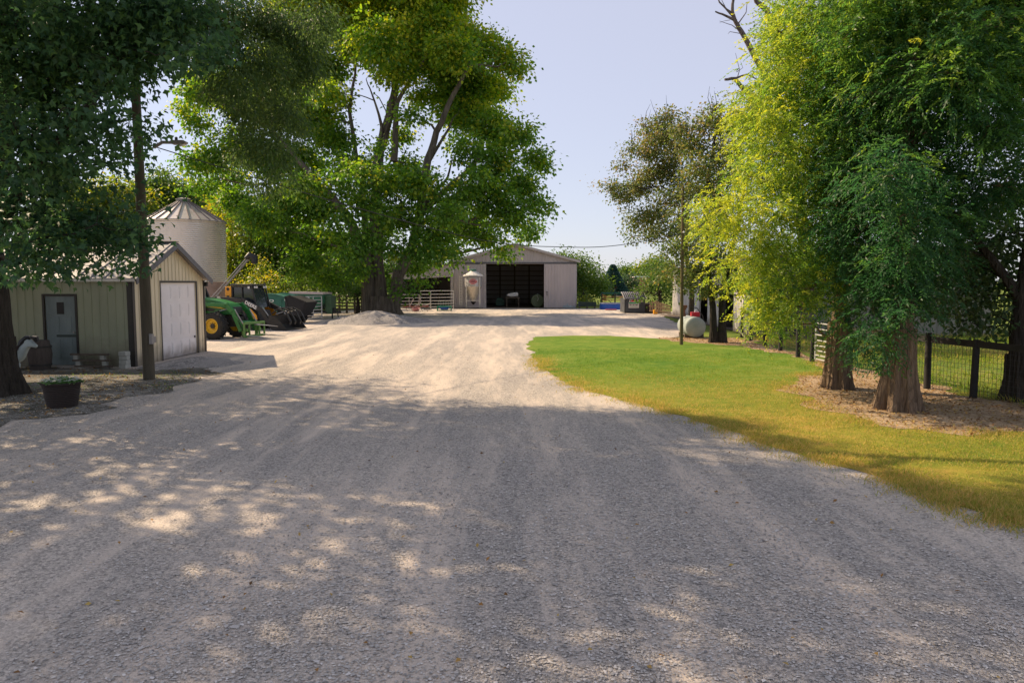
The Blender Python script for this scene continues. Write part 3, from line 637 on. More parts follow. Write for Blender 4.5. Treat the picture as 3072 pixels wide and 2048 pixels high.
    k = MB(); k.lathe([(.03,0),(.03,.03),(.015,.05)],10,(dB-.13,y0-.03,1.0),'y'); o = L(k).build('door_handle', m_galv, None); o.parent = dr
    k = MB(); k.box(dA-.05,dB+.05,y0-.18,y0-.035,0,0.05); L(k).build('door_step', m_conc, r)
    # overhead door
    gd = MB(); gd.box(x1-.06,x1-.035,ga,gb,0.02,gh)
    n = 4
    for i in range(n):
        z0, z1 = 0.02+(gh-.02)*i/n, 0.02+(gh-.02)*(i+1)/n
        for j in range(4):
            a0, a1 = ga+(gb-ga)*j/4+.09, ga+(gb-ga)*(j+1)/4-.09
            gd.box(x1-.036,x1-.026,a0,a1,z0+.10,z1-.10); gd.box(x1-.027,x1-.020,a0+.05,a1-.05,z0+.15,z1-.15)
        if i: gd.box(x1-.036,x1-.031,ga,gb,z0-.004,z0+.010)
    g_ = L(gd).build('garage_door', m_whitep, r, bevel=0.004)
    k = MB(); k.box(x1-.028,x1+.0,gb-.17,gb-.13,.55,.62); o = L(k).build('door_latch', m_trim_d, None); o.parent = g_
    b = MB(); b.box(x1-.0,x1+.028,gb,gb+.07,0.0,gh+.06); b.box(x1-.0,x1+.028,ga-.06,ga,0,gh+.06); b.box(x1-.0,x1+.028,ga,gb,gh,gh+.06); L(b).build('garage_door_frame', m_trim_d, r)
    b = MB(); b.box(x1+.03,x1+.10,ga-.72,ga-.55,.62,.80); L(b).build('outlet_box', m_galv, r, bevel=.01)
    b = MB(); b.box(x1+.03,x1+.12,y1-.02,y1+.10,2.30,2.45); L(b).build('corner_lamp', m_blackp, r, bevel=.01)
    return r
shed()
# cut stone and boards at the shed corner
m_block = M('pale_block', (0.42,0.42,0.38), (0.32,0.33,0.30), rough=0.9)
for i in range(4):
    p = at(378, 1090, 20.25); b = MB(); b.box(-.09,.12,-.12,.12,0,.115); o = b.build('concrete_block', m_block, bevel=.01, loc=(p.x-.05, 20.25, .12*i+.0), rot=(0,0,.06*((i*37)%5-2)))
    tag(o, ['bottom block of the small pale stack at the shed corner','second block from the bottom of the stack at the shed corner','second block from the top of the stack at the shed corner','topmost pale block of the stack at the shed corner'][i], 'block', 'blocks stacked at the shed corner')
for i in range(3):
    b = MB(); b.box(-1.05,0,-.07,.07,0,.045); o = b.build('board', m_wood, bevel=.004, loc=(-11.4-.05*i, 20.33-.01*i, .02+.17*i), rot=(0,R(0.5),0))
    tag(o, ['lowest weathered board lying along the shed wall','middle weathered board held along the shed wall','top weathered board along the shed wall'][i], 'board', 'boards along the shed wall')
    bb = MB(); bb.box(-.06,.06,-.06,.06,0,.12)
    for xx in (-.9,-.15):
        s = bb.build('spacer', m_block, o, loc=(xx,0,-.12))
# --- neighbouring roof corner at the far left
def porch():
    e = at(46,822,19.2); r = empty('porch', (e.x,19.2,0), 0, 'grey porch roof corner poking in at the left edge above the shed wall', 'porch')
    b = MB(); z = e.z; v = [(0,0,z),(-3.2,0,z+.85),(-3.2,-2.6,z+.85),(0,-2.6,z)]; vs = v+[(x,y,zz+.07) for x,y,zz in v]
    b.add(vs, [(0,1,2,3),(7,6,5,4),(0,4,5,1),(1,5,6,2),(2,6,7,3),(3,7,4,0)]); b.build('roof', M('grey_shingle',(0.16,0.17,0.15),(0.10,0.11,0.10),scale=6,rough=.8), r)
    b = MB(); b.beam((.02,.03,z+.02),(-3.2,.03,z+.87),.04,.14); b.build('fascia', m_trim_g, r); b = MB(); b.beam((.02,-2.62,z+.02),(-3.2,-2.62,z+.87),.04,.14); b.build('fascia', m_trim_g, r)
    b = MB(); b.box(-1.6,-1.48,-.2,-.08,0,z+.36); b.build('porch_post', m_wood, r); b = MB(); b.box(-1.6,-1.48,-2.5,-2.38,0,z+.36); b.build('porch_post', m_wood, r)
    b = MB(); b.box(-3.3,-3.2,-2.6,0,0,z+.8); b.build('wall', m_shade_tan, r)
porch()

# --- grain bin
def grain_bin():
    c = at(559,800,52); r0 = PX(112.5,52); ze = at(559,666,52).z; zp = at(559,606,52).z; zb = at(559,846,52).z
    r = empty('grain_bin', (c.x,52,0), 0, 'round corrugated grain bin with a cone roof rising behind the tan shed', 'grain bin')
    prof = []; z = zb
    while z < ze:
        prof += [(r0,z),(r0+.035,z+.045),(r0,z+.09),(r0-.012,z+.115)]; z += .14
    prof.append((r0,ze)); b = MB(); b.lathe(prof, 64, caps=False); b.build('corrugated_wall', M('bin_steel',(0.74,0.70,0.65),(0.60,0.56,0.51),scale=.8,rough=.4,metal=.35,stretch=(1,1,.4)), r, smooth=True)
    b = MB(); b.lathe([(r0-.02,0),(r0-.02,zb)],64,caps=False); b.build('foundation_skirt', M('skirt',(0.50,0.36,0.30),(0.34,0.22,0.17),scale=1.5,rough=.8,stretch=(1,1,2)), r, smooth=True)
    n = 24; b = MB(); b.lathe([(r0+.08,ze-.02),(r0*.16,zp)],n,caps=False); b.build('cone_roof', M('bin_roof',(0.60,0.55,0.52),(0.42,0.37,0.34),scale=1.2,rough=.42,metal=.3), r)
    b = MB()
    for k in range(n):
        a = 2*math.pi*k/n; b.beam(((r0+.08)*math.cos(a),(r0+.08)*math.sin(a),ze+.02),(r0*.16*math.cos(a),r0*.16*math.sin(a),zp+.03),.05,.08)
    b.build('roof_rib', M('roof_rib',(0.22,0.19,0.18),(0.16,0.13,0.12)), r)
    b = MB(); b.lathe([(r0*.17,zp-.03),(r0*.17,zp+.14),(r0*.20,zp+.15),(r0*.20,zp+.20),(r0*.05,zp+.30)],24); b.build('roof_cap', m_galv, r, smooth=True)
    b = MB(); b.lathe([(r0+.10,ze-.06),(r0+.10,ze),(r0+.06,ze+.02)],64,caps=False); b.build('eave_ring', m_galv, r)
grain_bin()
# auger
def auger():
    p0, p1 = at(652,886,46), at(745,778,46); r = empty('grain_auger', (p0.x,46,0), 0, 'long grey grain auger slanting up to the right of the grain bin', 'auger')
    q = lambda p: Vector(p)-Vector((p0.x,46,0))
    lo = p0 + (p0-p1)*1.25; b = MB(); b.tube([q(lo),q(p1)], .075, 10); b.build('auger_tube', M('auger_steel',(0.30,0.29,0.26),(0.18,0.16,0.14),rough=.5,metal=.5), r, smooth=True)
    b = MB(); b.tube([q(lo+Vector((0,0,.35))),q(p1+Vector((0,0,.22)))], .03, 6); 
    for t in (0.15,.4,.65,.9):
        a = lo.lerp(p1,t); b.tube([q(a),q(a+Vector((0,0,.34-.1*t)))],.02,5)
    b.build('truss_rod', m_galv, r)
    b = MB(); h = q(p1); b.tube([h+Vector((-.15,0,.05)),h+Vector((.10,0,.28)),h+Vector((.38,0,.12)),h+Vector((.42,0,-.28))],[.14,.22,.24,.18],10); b.build('discharge_hood', m_blackp, r, smooth=True)
    b = MB(); m_ = lo.lerp(p1,.55); a = q(m_); 
    for s in (-.7,.7): b.tube([a,Vector((a.x+.5,s,.35))],.035,6)
    b.build('undercarriage', m_galv, r)
    for s in (-.7,.7):
        b = MB(); b.lathe([(.10,-.08),(.32,-.09),(.35,-.04),(.35,.04),(.32,.09),(.10,.08)],18,(a.x+.5,s,.35),'y'); b.build('wheel', m_blackp, r, smooth=True)
auger()

# --- big grey barn
def barn():
    Y = 70.0; x0, x1 = at(1361,900,Y).x, at(1730,900,Y).x; xp = (x0+x1)/2; ze = at(1730,783,Y).z; zp = at(1545,733,Y).z
    dA, dB, dz = at(1458,900,Y).x, at(1632,900,Y).x, at(1500,792,Y).z; D = 16.0
    r = empty('barn', (xp,Y,0), 0, 'grey metal pole barn with a wide open sliding doorway at the end of the drive', 'barn')
    def L(b): b.v = [(x-xp,y-Y,z) for x,y,z in b.v]; return b
    rl = lambda x: ze + (zp-ze)*(1-abs(x-xp)/((x1-x0)/2))
    b = MB(); b.prism([(x0,0),(dA,0),(dA,dz),(dB,dz),(dB,0),(x1,0),(x1,ze),(xp,zp),(x0,ze)], Y, Y+.12, 'y')
    ribs_on(b,(dA,Y),(dB,Y),dz+.02,lambda s: rl(dA+s)-.05,(0,-1),.30,.05,.025); ribs_on(b,(dB,Y),(x1,Y),dz+.1,lambda s: rl(dB+s)-.05,(0,-1),.30,.05,.025); ribs_on(b,(x0,Y),(dA,Y),.0,lambda s: rl(x0+s)-.05,(0,-1),.30,.05,.025)
    L(b).build('front_wall', m_grey_w, r)
    b = MB(); b.box(x0,x0+.1,Y+.12,Y+D,0,ze); L(b).build('side_wall', m_grey_w, r); b = MB(); b.box(x1-.1,x1,Y+.12,Y+D,0,ze); L(b).build('side_wall', m_grey_w, r)
    b = MB(); b.prism([(x0+.1,0),(x1-.1,0),(x1-.1,ze),(xp,zp-.02),(x0+.1,ze)], Y+D-.1, Y+D, 'y'); L(b).build('rear_wall', m_grey_w, r)
    b = MB(); 
    for i in range(7):
        z = .5+i*.55; b.box(x0+.1,x1-.1,Y+D-.16,Y+D-.102,z,z+.09)
    for i in range(7):
        x = x0+.8+i*(x1-x0-1.6)/6; b.box(x-.08,x+.08,Y+D-.33,Y+D-.162,0,ze)
    for yy in (Y+4,Y+8,Y+12):
        b.beam((x0+.1,yy,ze-.1),(x1-.1,yy,ze-.1),.08,.18); b.box(x0+.12,x0+.28,yy-.08,yy+.08,0,ze-.2); b.box(x1-.28,x1-.12,yy-.08,yy+.08,0,ze-.2)
        for k in range(6):
            xa = x0+.6+k*(x1-x0-1.2)/6; xb = x0+.6+(k+1)*(x1-x0-1.2)/6; b.beam((xa,yy,ze if k%2 else rl(xa)-.15),(xb,yy,rl(xb)-.15 if k%2 else ze),.05,.08)
    L(b).build('framing', M('barn_framing',(0.20,0.15,0.10),(0.12,0.09,0.06),rough=.9), r)
    for s in (-1,1):
        b = MB(); xe = x0-.3 if s < 0 else x1+.3; zz = ze-.3*(zp-ze)/((x1-x0)/2)+.04
        v = [(xe,Y-.3,zz),(xp,Y-.3,zp+.04),(xp,Y+D+.3,zp+.04),(xe,Y+D+.3,zz)]; vs = v+[(x,y,z+.07) for x,y,z in v]
        b.add(vs, [(0,1,2,3),(7,6,5,4),(0,4,5,1),(1,5,6,2),(2,6,7,3),(3,7,4,0)])
        for i in range(40): 
            yy = Y-.2+i*.42; b.beam((xe,yy,zz+.08),(xp,yy,zp+.12),.05,.03)
        L(b).build('roof_slope', m_galv, r)
    b = MB(); b.box(x0,x1,Y-.10,Y-.03,dz+.02,dz+.16); L(b).build('door_track', m_trim_g, r)
    b = MB(); zz = ze-.3*(zp-ze)/((x1-x0)/2); b.beam((x0-.3,Y-.32,zz),(xp,Y-.32,zp),.04,.2); b.beam((x1+.3,Y-.325,zz),(xp,Y-.325,zp),.04,.2); L(b).build('gable_trim', M('pale_trim',(0.50,0.46,0.45),(0.42,0.38,0.38)), r)
    # sliding doors
    b = MB(); b.box(dB+.0,x1-.12,Y-.10,Y-.045,.05,dz); ribs_on(b,(dB,Y-.10),(x1-.12,Y-.10),.05,lambda s: dz,(0,-1),.30,.05,.03)
    d = L(b).build('sliding_door', M('door_skin',(0.54,0.47,0.47),(0.44,0.39,0.40),scale=.7,rough=.5,stretch=(1,1,.3)), r)
    k = MB(); k.box(dB+.20,dB+.36,Y-.17,Y-.131,1.55,1.60); k.box(dB+.26,dB+.31,Y-.17,Y-.131,1.2,1.55); o = L(k).build('handle', m_blackp, None); o.parent = d
    xa = at(1450,900,Y).x; xz = at(1361,900,Y).x
    b = MB(); b.box(xz+.1,xa,Y-.10,Y-.045,.05,dz-.05); ribs_on(b,(xz+.1,Y-.10),(xa,Y-.10),.05,lambda s: dz-.05,(0,-1),.30,.05,.03)
    L(b).build('sliding_door', MATS['door_skin'], r)
    b = MB(); b.box(xa,dA+.02,Y-.14,Y-.04,0,dz); L(b).build('door_edge', M('pale_trim',(0.5,0.46,0.45)), r)
    b = MB(); b.box(x0+.12,x1-.12,Y+.14,Y+D-.4,.004,.02); L(b).build('barn_floor', M('barn_dirt',(0.16,0.12,0.09),(0.10,0.08,0.06),rough=.95), r)
    # lean-to on the left
    lx0 = at(1176,900,Y).x; lz1 = at(1355,792,Y).z; lz0 = lz1 - .16*(x0-lx0); oz = at(1300,830,Y).z
    b = MB(); ox0, ox1 = lx0+.5, at(1352,900,Y).x
    b.prism([(lx0,0),(ox0,0),(ox0,oz-.3),(ox1,oz),(ox1,0),(x0-.02,0),(x0-.02,lz1),(lx0,lz0)], Y-.02, Y+.10, 'y')
    ribs_on(b,(lx0,Y-.02),(ox1,Y-.02),oz+.02,lambda s: lz0+(lz1-lz0)*s/(x0-lx0)-.04,(0,-1),.3,.05,.025); L(b).build('lean_to_wall', m_grey_w, r)
    b = MB(); b.box(lx0,lx0+.1,Y+.1,Y+D,0,lz0); b.box(lx0+.1,x0-.1,Y+D-.1,Y+D,0,lz0+.3); L(b).build('lean_to_rear_wall', m_grey_w, r)
    b = MB(); v = [(lx0-.3,Y-.3,lz0-.01),(x0-.02,Y-.3,lz1+.04),(x0-.02,Y+D,lz1+.04),(lx0-.3,Y+D,lz0-.01)]; vs = v+[(x,y,z+.07) for x,y,z in v]
    b.add(vs, [(0,1,2,3),(7,6,5,4),(0,4,5,1),(1,5,6,2),(2,6,7,3),(3,7,4,0)]); L(b).build('lean_to_roof', m_galv, r)
    for i in range(4):
        x = ox0+.3+i*(ox1-ox0-.6)/3; b = MB(); b.box(x-.08,x+.08,Y+6,Y+6.16,0,oz); L(b).build('lean_to_post', m_wood, r)
    return x0,x1
bx0, bx1 = barn()

# --- feed hopper bin beside the barn door
def feed_bin():
    Y = 68.6; c = at(1420,900,Y); r0 = PX(25,Y); r = empty('feed_bin', (c.x,Y,0), 0, 'small galvanised feed bin with red oval badge, standing left of the barn doorway', 'feed bin')
    z = lambda v: at(1420,v,Y).z
    b = MB(); zt = z(832); zb = z(860); prof = []; zz = zb
    while zz < zt: prof += [(r0,zz),(r0+.02,zz+.05)]; zz += .1
    prof.append((r0,zt)); b.lathe(prof,32,caps=False); b.build('drum', M('bin_drum',(0.58,0.57,0.57),(0.48,0.46,0.46),rough=.4,metal=.4), r, smooth=True)
    b = MB(); b.lathe([(r0,zb),(r0*.30,z(902)),(r0*.28,z(905))],32,caps=False); b.build('cone_hopper', M('hopper_skin',(0.64,0.58,0.48),(0.52,0.45,0.37),rough=.35,metal=.35), r, smooth=True)
    b = MB(); b.lathe([(r0*.30,z(904)),(r0*.30,z(907)),(.03,z(914))],16); b.build('hopper_boot', m_blackp, r)
    b = MB(); b.lathe([(r0*1.22,z(829)),(r0*1.20,z(826)),(r0*.42,z(815)),(r0*.36,z(813))],16,caps=True); b.build('roof', m_white2, r)
    b = MB(); b.lathe([(r0*.38,z(813.5)),(r0*.38,z(809)),(r0*.2,z(807))],12); b.build('lid', M('green_lid',(0.05,0.16,0.12),(0.04,0.11,0.09)), r)
    for a in (45,135,225,315):
        b = MB(); x, y = (r0+.06)*math.cos(R(a))*1.05, (r0+.06)*math.sin(R(a))*1.05; b.box(x-.04,x+.04,y-.04,y+.04,0,zt); b.build('leg', m_white2, r)
    b = MB(); q = (r0+.06)*.742
    for zz in (z(901),z(920)):
        b.beam((-q+.05,-q,zz),(q-.05,-q,zz),.05,.06); b.beam((-q,-q+.05,zz),(-q,q-.05,zz),.05,.06); b.beam((q,-q+.05,zz),(q,q-.05,zz),.05,.06)
    b.build('cross_brace', m_white2, r)
    b = MB(); lx = at(1383,900,Y).x-c.x
    for dx in (-.12,.12): b.beam((lx+dx,-.2,z(915)),(lx+dx,-.2,z(827)),.05,.05)
    k = z(913)
    while k < z(828): b.beam((lx-.12,-.2,k),(lx+.12,-.2,k),.045,.045); k += .26
    b.build('ladder', m_white2, r)
    # oval badge: white rim, red field, white bars, dark letters
    bz = z(844.5); yb = -r0-.05
    b = MB(); b.lathe([(.01,0),(.43,0),(.43,.015),(.01,.015)],32,(0,0,0),'y'); o = b.build('badge', M('badge_white',(0.75,0.62,0.66),(0.7,0.58,0.62)), r, loc=(0.02,yb,bz)); o.scale = (1,1,.66)
    b = MB(); b.lathe([(.01,0),(.37,0),(.37,.01),(.01,.01)],32,(0,-.012,0),'y'); b.build('badge_field', M('badge_red',(0.50,0.07,0.10),(0.45,0.06,0.09)), o)
    b = MB()
    for zz, hw in ((-.16,.30),(.03,.35),(.20,.27)): b.box(-hw,hw,-.02,-.013,zz-.025,zz+.025)
    b.build('badge_stripe', MATS['badge_white'], o)
    t = text_obj('badge_lettering','AP',.30,m_blackp,o,(0,-.026,.0),(R(90),0,0),.003)
feed_bin()

# ================================================================ MACHINES
m_jdg = M('green_paint', (0.03,0.20,0.05), (0.02,0.13,0.035), scale=3, rough=0.35)
m_yel = M('yellow_paint', (0.75,0.50,0.03), (0.55,0.34,0.03), scale=4, rough=0.45)
m_org = M('amber_paint', (0.80,0.36,0.02), (0.62,0.27,0.02), scale=3, rough=0.4)
m_tyre = M('tyre_rubber', (0.035,0.035,0.035), (0.02,0.02,0.02), rough=0.85, bump=0.2)
m_dgreen = M('dark_green_paint', (0.02,0.13,0.09), (0.015,0.09,0.065), scale=2, rough=0.45)
m_steel = M('bare_steel', (0.45,0.44,0.42), (0.30,0.28,0.26), rough=0.35, metal=0.7)
m_lamp = M('lamp_lens', (0.75,0.75,0.72), (0.6,0.6,0.6), rough=0.2)
m_decal = M('decal_white', (0.80,0.80,0.80), (0.75,0.75,0.75), rough=0.5)
m_soot = M('worn_black_steel', (0.05,0.048,0.045), (0.025,0.024,0.022), scale=4, rough=0.55, metal=0.2)

def wheel(parent, x, y, z, R_, w, rimr, rim_mat, side=-1, lugs=20):
    """wheel on a y axle; tyre with lugs, rim and hub"""
    b = MB(); h = w/2
    b.lathe([(rimr,-h*.85),(R_*.80,-h),(R_*.95,-h*.8),(R_*.97,0),(R_*.95,h*.8),(R_*.80,h),(rimr,h*.85)],36,axis='y',caps=False)
    for k in range(lugs):
        for s in (-1,1):
            a = 2*math.pi*(k+(.5 if s > 0 else 0))/lugs; a2 = a+.20
            p = Vector((R_*.975*math.cos(a), s*h*.92, R_*.975*math.sin(a))); q = Vector((R_*.985*math.cos(a2), s*h*.05, R_*.985*math.sin(a2)))
            b.beam(p,q,.05*R_/.6,.05*R_/.6,up=(math.cos(a),0,math.sin(a)))
    t = b.build('tyre', m_tyre, None, smooth=True)
    wl = empty('wheel', (x,y,z)); wl.parent = parent; t.parent = wl
    b = MB(); sy = side*h
    b.lathe([(rimr*1.04,sy*.88),(rimr*.96,sy*.90),(rimr*.88,sy*.45),(rimr*.55,sy*.30),(rimr*.50,sy*.42),(rimr*.22,sy*.42),(.01,sy*.45)],28,axis='y',caps=False)
    b.lathe([(rimr*1.04,-sy*.88),(rimr*.5,-sy*.2),(.01,-sy*.2)],28,axis='y',caps=False); o = b.build('rim', rim_mat, wl, smooth=True)
    b = MB(); b.lathe([(rimr*.34,sy*.42),(rimr*.32,sy*.62),(rimr*.18,sy*.66),(.01,sy*.66)],14,axis='y',caps=False)
    for k in range(8):
        a = 2*math.pi*k/8; b.lathe([(.02,sy*.40),(.02,sy*.50),(.005,sy*.5)],6,(rimr*.42*math.cos(a),0,rimr*.42*math.sin(a)),'y')
    b.build('hub', m_soot, wl)
    return wl

def tractor():
    p = G(644,1012); Y = 31.6; x = (644-1536)/F_PX*Y*1.0
    r = empty('farm_tractor', (x+.25,Y,0), R(-16), 'green farm tractor with yellow rims and front loader, nose showing past the tan shed', 'tractor')
    fr, rr = .58, .86
    wheel(r, .30, -.80, fr, fr, .42, .31, m_yel, -1); wheel(r, .30, .80, fr, fr, .42, .31, m_yel, 1)
    wheel(r, -2.25, -.88, rr, rr, .52, .48, m_yel, -1, 22); wheel(r, -2.25, .88, rr, rr, .52, .48, m_yel, 1, 22)
    # bonnet, nose dropping towards the front
    side = [(-1.15,1.22),(-1.15,1.80),(-.6,1.78),(.15,1.66),(.70,1.52),(.86,1.40),(.90,1.05),(.2,1.02),(-.5,1.10)]
    b = MB(); b.prism(side,-.36,.36,'y'); b.build('bonnet', m_jdg, r, bevel=.05)
    b = MB()
    for s in (-1,1):
        y0, y1 = sorted((s*.362, s*.372)); b.prism([(-1.1,1.52),(-1.1,1.47),(.25,1.32),(.62,1.27),(.2,1.40)],y0,y1,'y')
    b.build('bonnet_stripe', m_yel, r)
    b = MB()
    for s in (-1,1):
        y0, y1 = sorted((s*.362, s*.370)); b.prism([(-1.1,1.66),(-1.1,1.60),(.45,1.44),(.45,1.48)],y0,y1,'y')
    b.build('bonnet_highlight', M('pale_green',(0.35,0.50,0.18),(0.3,0.42,0.15)), r)  # pale strip painted as a highlight along the upper bonnet side
    b = MB(); 
    for s in (-1,1): y0,y1 = sorted((s*.362,s*.369)); b.prism([(-1.05,1.44),(-1.05,1.22),(-.1,1.18),(.05,1.28)],y0,y1,'y')
    b.build('side_grille', m_blackp, r)
    b = MB(); b.prism([(.905,1.08),(.93,1.08),(.90,1.38),(.875,1.38)],-.30,.30,'y'); b.build('front_grille', m_blackp, r)
    b = MB(); b.box(-2.3,.75,-.22,.22,.55,1.12); b.box(.55,1.0,-.28,.28,.55,.95); b.box(.15,.45,-.75,.75,.48,.66); b.build('chassis', m_soot, r, bevel=.02)
    # cab
    b = MB(); b.prism([(-2.7,1.3),(-2.75,2.55),(-1.45,2.55),(-1.12,1.75),(-1.2,1.3)],-.62,.62,'y'); b.build('cab_glass', glass_mat(), r)
    for s in (-1,1):
        b = MB()
        b.beam((-1.17,s*.65,1.25),(-1.10,s*.65,1.78),.07,.07); b.beam((-1.10,s*.65,1.78),(-1.46,s*.65,2.58),.07,.08); b.beam((-2.72,s*.65,1.2),(-2.78,s*.65,2.56),.07,.08); b.beam((-2.0,s*.66,1.2),(-2.0,s*.66,2.56),.05,.05)
        b.build('cab_frame', m_soot, r)
    b = MB(); b.prism([(-2.95,2.56),(-2.9,2.72),(-1.5,2.74),(-1.25,2.58)],-.75,.75,'y'); b.build('cab_roof', m_jdg, r, bevel=.04)
    b = MB(); b.box(-1.34,-1.22,-.72,-.58,2.46,2.58); b.build('work_lamp', m_lamp, r, bevel=.01)
    for s in (-1,1):
        b = MB(); b.prism([(-3.05,1.1),(-2.9,1.65),(-2.3,1.85),(-1.55,1.65),(-1.3,1.15),(-1.5,1.15),(-1.7,1.5),(-2.3,1.70),(-2.75,1.5),(-2.9,1.1)],*sorted((s*.62,s*1.1)),axis='y'); b.build('fender', m_jdg, r)
    b = MB(); b.tube([(-.55,-.30,1.75),(-.55,-.30,2.30),(-.50,-.30,2.42),(-.38,-.30,2.52)],.045,10); b.build('exhaust_pipe', m_steel, r, smooth=True)
    # loader: mast, arms, cylinders, cross tube
    for s in (-1,1):
        y = s*.50
        b = MB(); b.beam((-.55,y,.65),(-.55,y,1.55),.10,.16); b.beam((-.55,y,1.50),(.75,y,1.45),.12,.17,up=(0,0,1)); b.beam((.70,y,1.50),(1.05,y,1.15),.12,.22); b.beam((1.02,y,1.22),(1.42,y,.35),.12,.18); b.build('loader_arm', m_jdg, r, bevel=.015)
        b = MB(); b.tube([(-.45,y+.0,.92),(.35,y,1.20)],.045,8); b.build('lift_cylinder', m_soot, r, smooth=True)
        b = MB(); b.tube([(.35,y,1.20),(.88,y,1.32)],.022,8); b.tube([(1.12,y,1.28),(1.55,y,.62)],.03,8); b.build('cylinder_rod', m_steel, r, smooth=True)
        b = MB(); b.beam((1.10,y,1.30),(1.20,y,1.02),.10,.06); b.beam((1.2,y-.07,1.05),(1.62,y-.07,.40),.03,.07); b.build('link_plate', m_jdg, r)
    b = MB(); b.tube([(1.25,-.50,.72),(1.25,.50,.72)],.07,10); b.build('cross_tube', m_jdg, r)
    # bale fork frame with spears
    f = MB()
    f.beam((1.72,-.72,.70),(1.72,.72,.70),.08,.10); f.beam((1.72,-.72,.14),(1.72,.72,.14),.08,.10)
    for y in (-.70,-.35,.35,.70): f.beam((1.72,y,.10),(1.72,y,.74),.07,.06)
    f.beam((1.50,-.45,.15),(1.50,-.45,.62),.10,.12); f.beam((1.50,.45,.15),(1.50,.45,.62),.10,.12); f.beam((1.5,-.45,.4),(1.72,-.45,.4),.08,.12); f.beam((1.5,.45,.4),(1.72,.45,.4),.08,.12)
    f.build('fork_frame', M('lime_green_paint',(0.12,0.26,0.06),(0.08,0.18,0.05),scale=4,rough=.5), r, bevel=.01)
    for y, z in ((-.55,.16),(.55,.16),(0,.62)):
        b = MB(); b.tube([(1.72,y,z),(2.3,y,z-.02),(2.9,y,max(.05,z-.06))],[.03,.025,.008],8); b.build('bale_spear', m_steel, r, smooth=True)
    b = MB(); b.tube([(1.3,-.56,.9),(1.5,-.62,.55),(1.62,-.56,.3),(1.66,-.5,.22)],.018,6); b.build('hydraulic_hose', m_blackp, r, smooth=True)
    b = MB(); b.box(-1.35,-.95,-.74,-.46,.45,.95); b.build('step_box', m_soot, r, bevel=.02)
tractor()

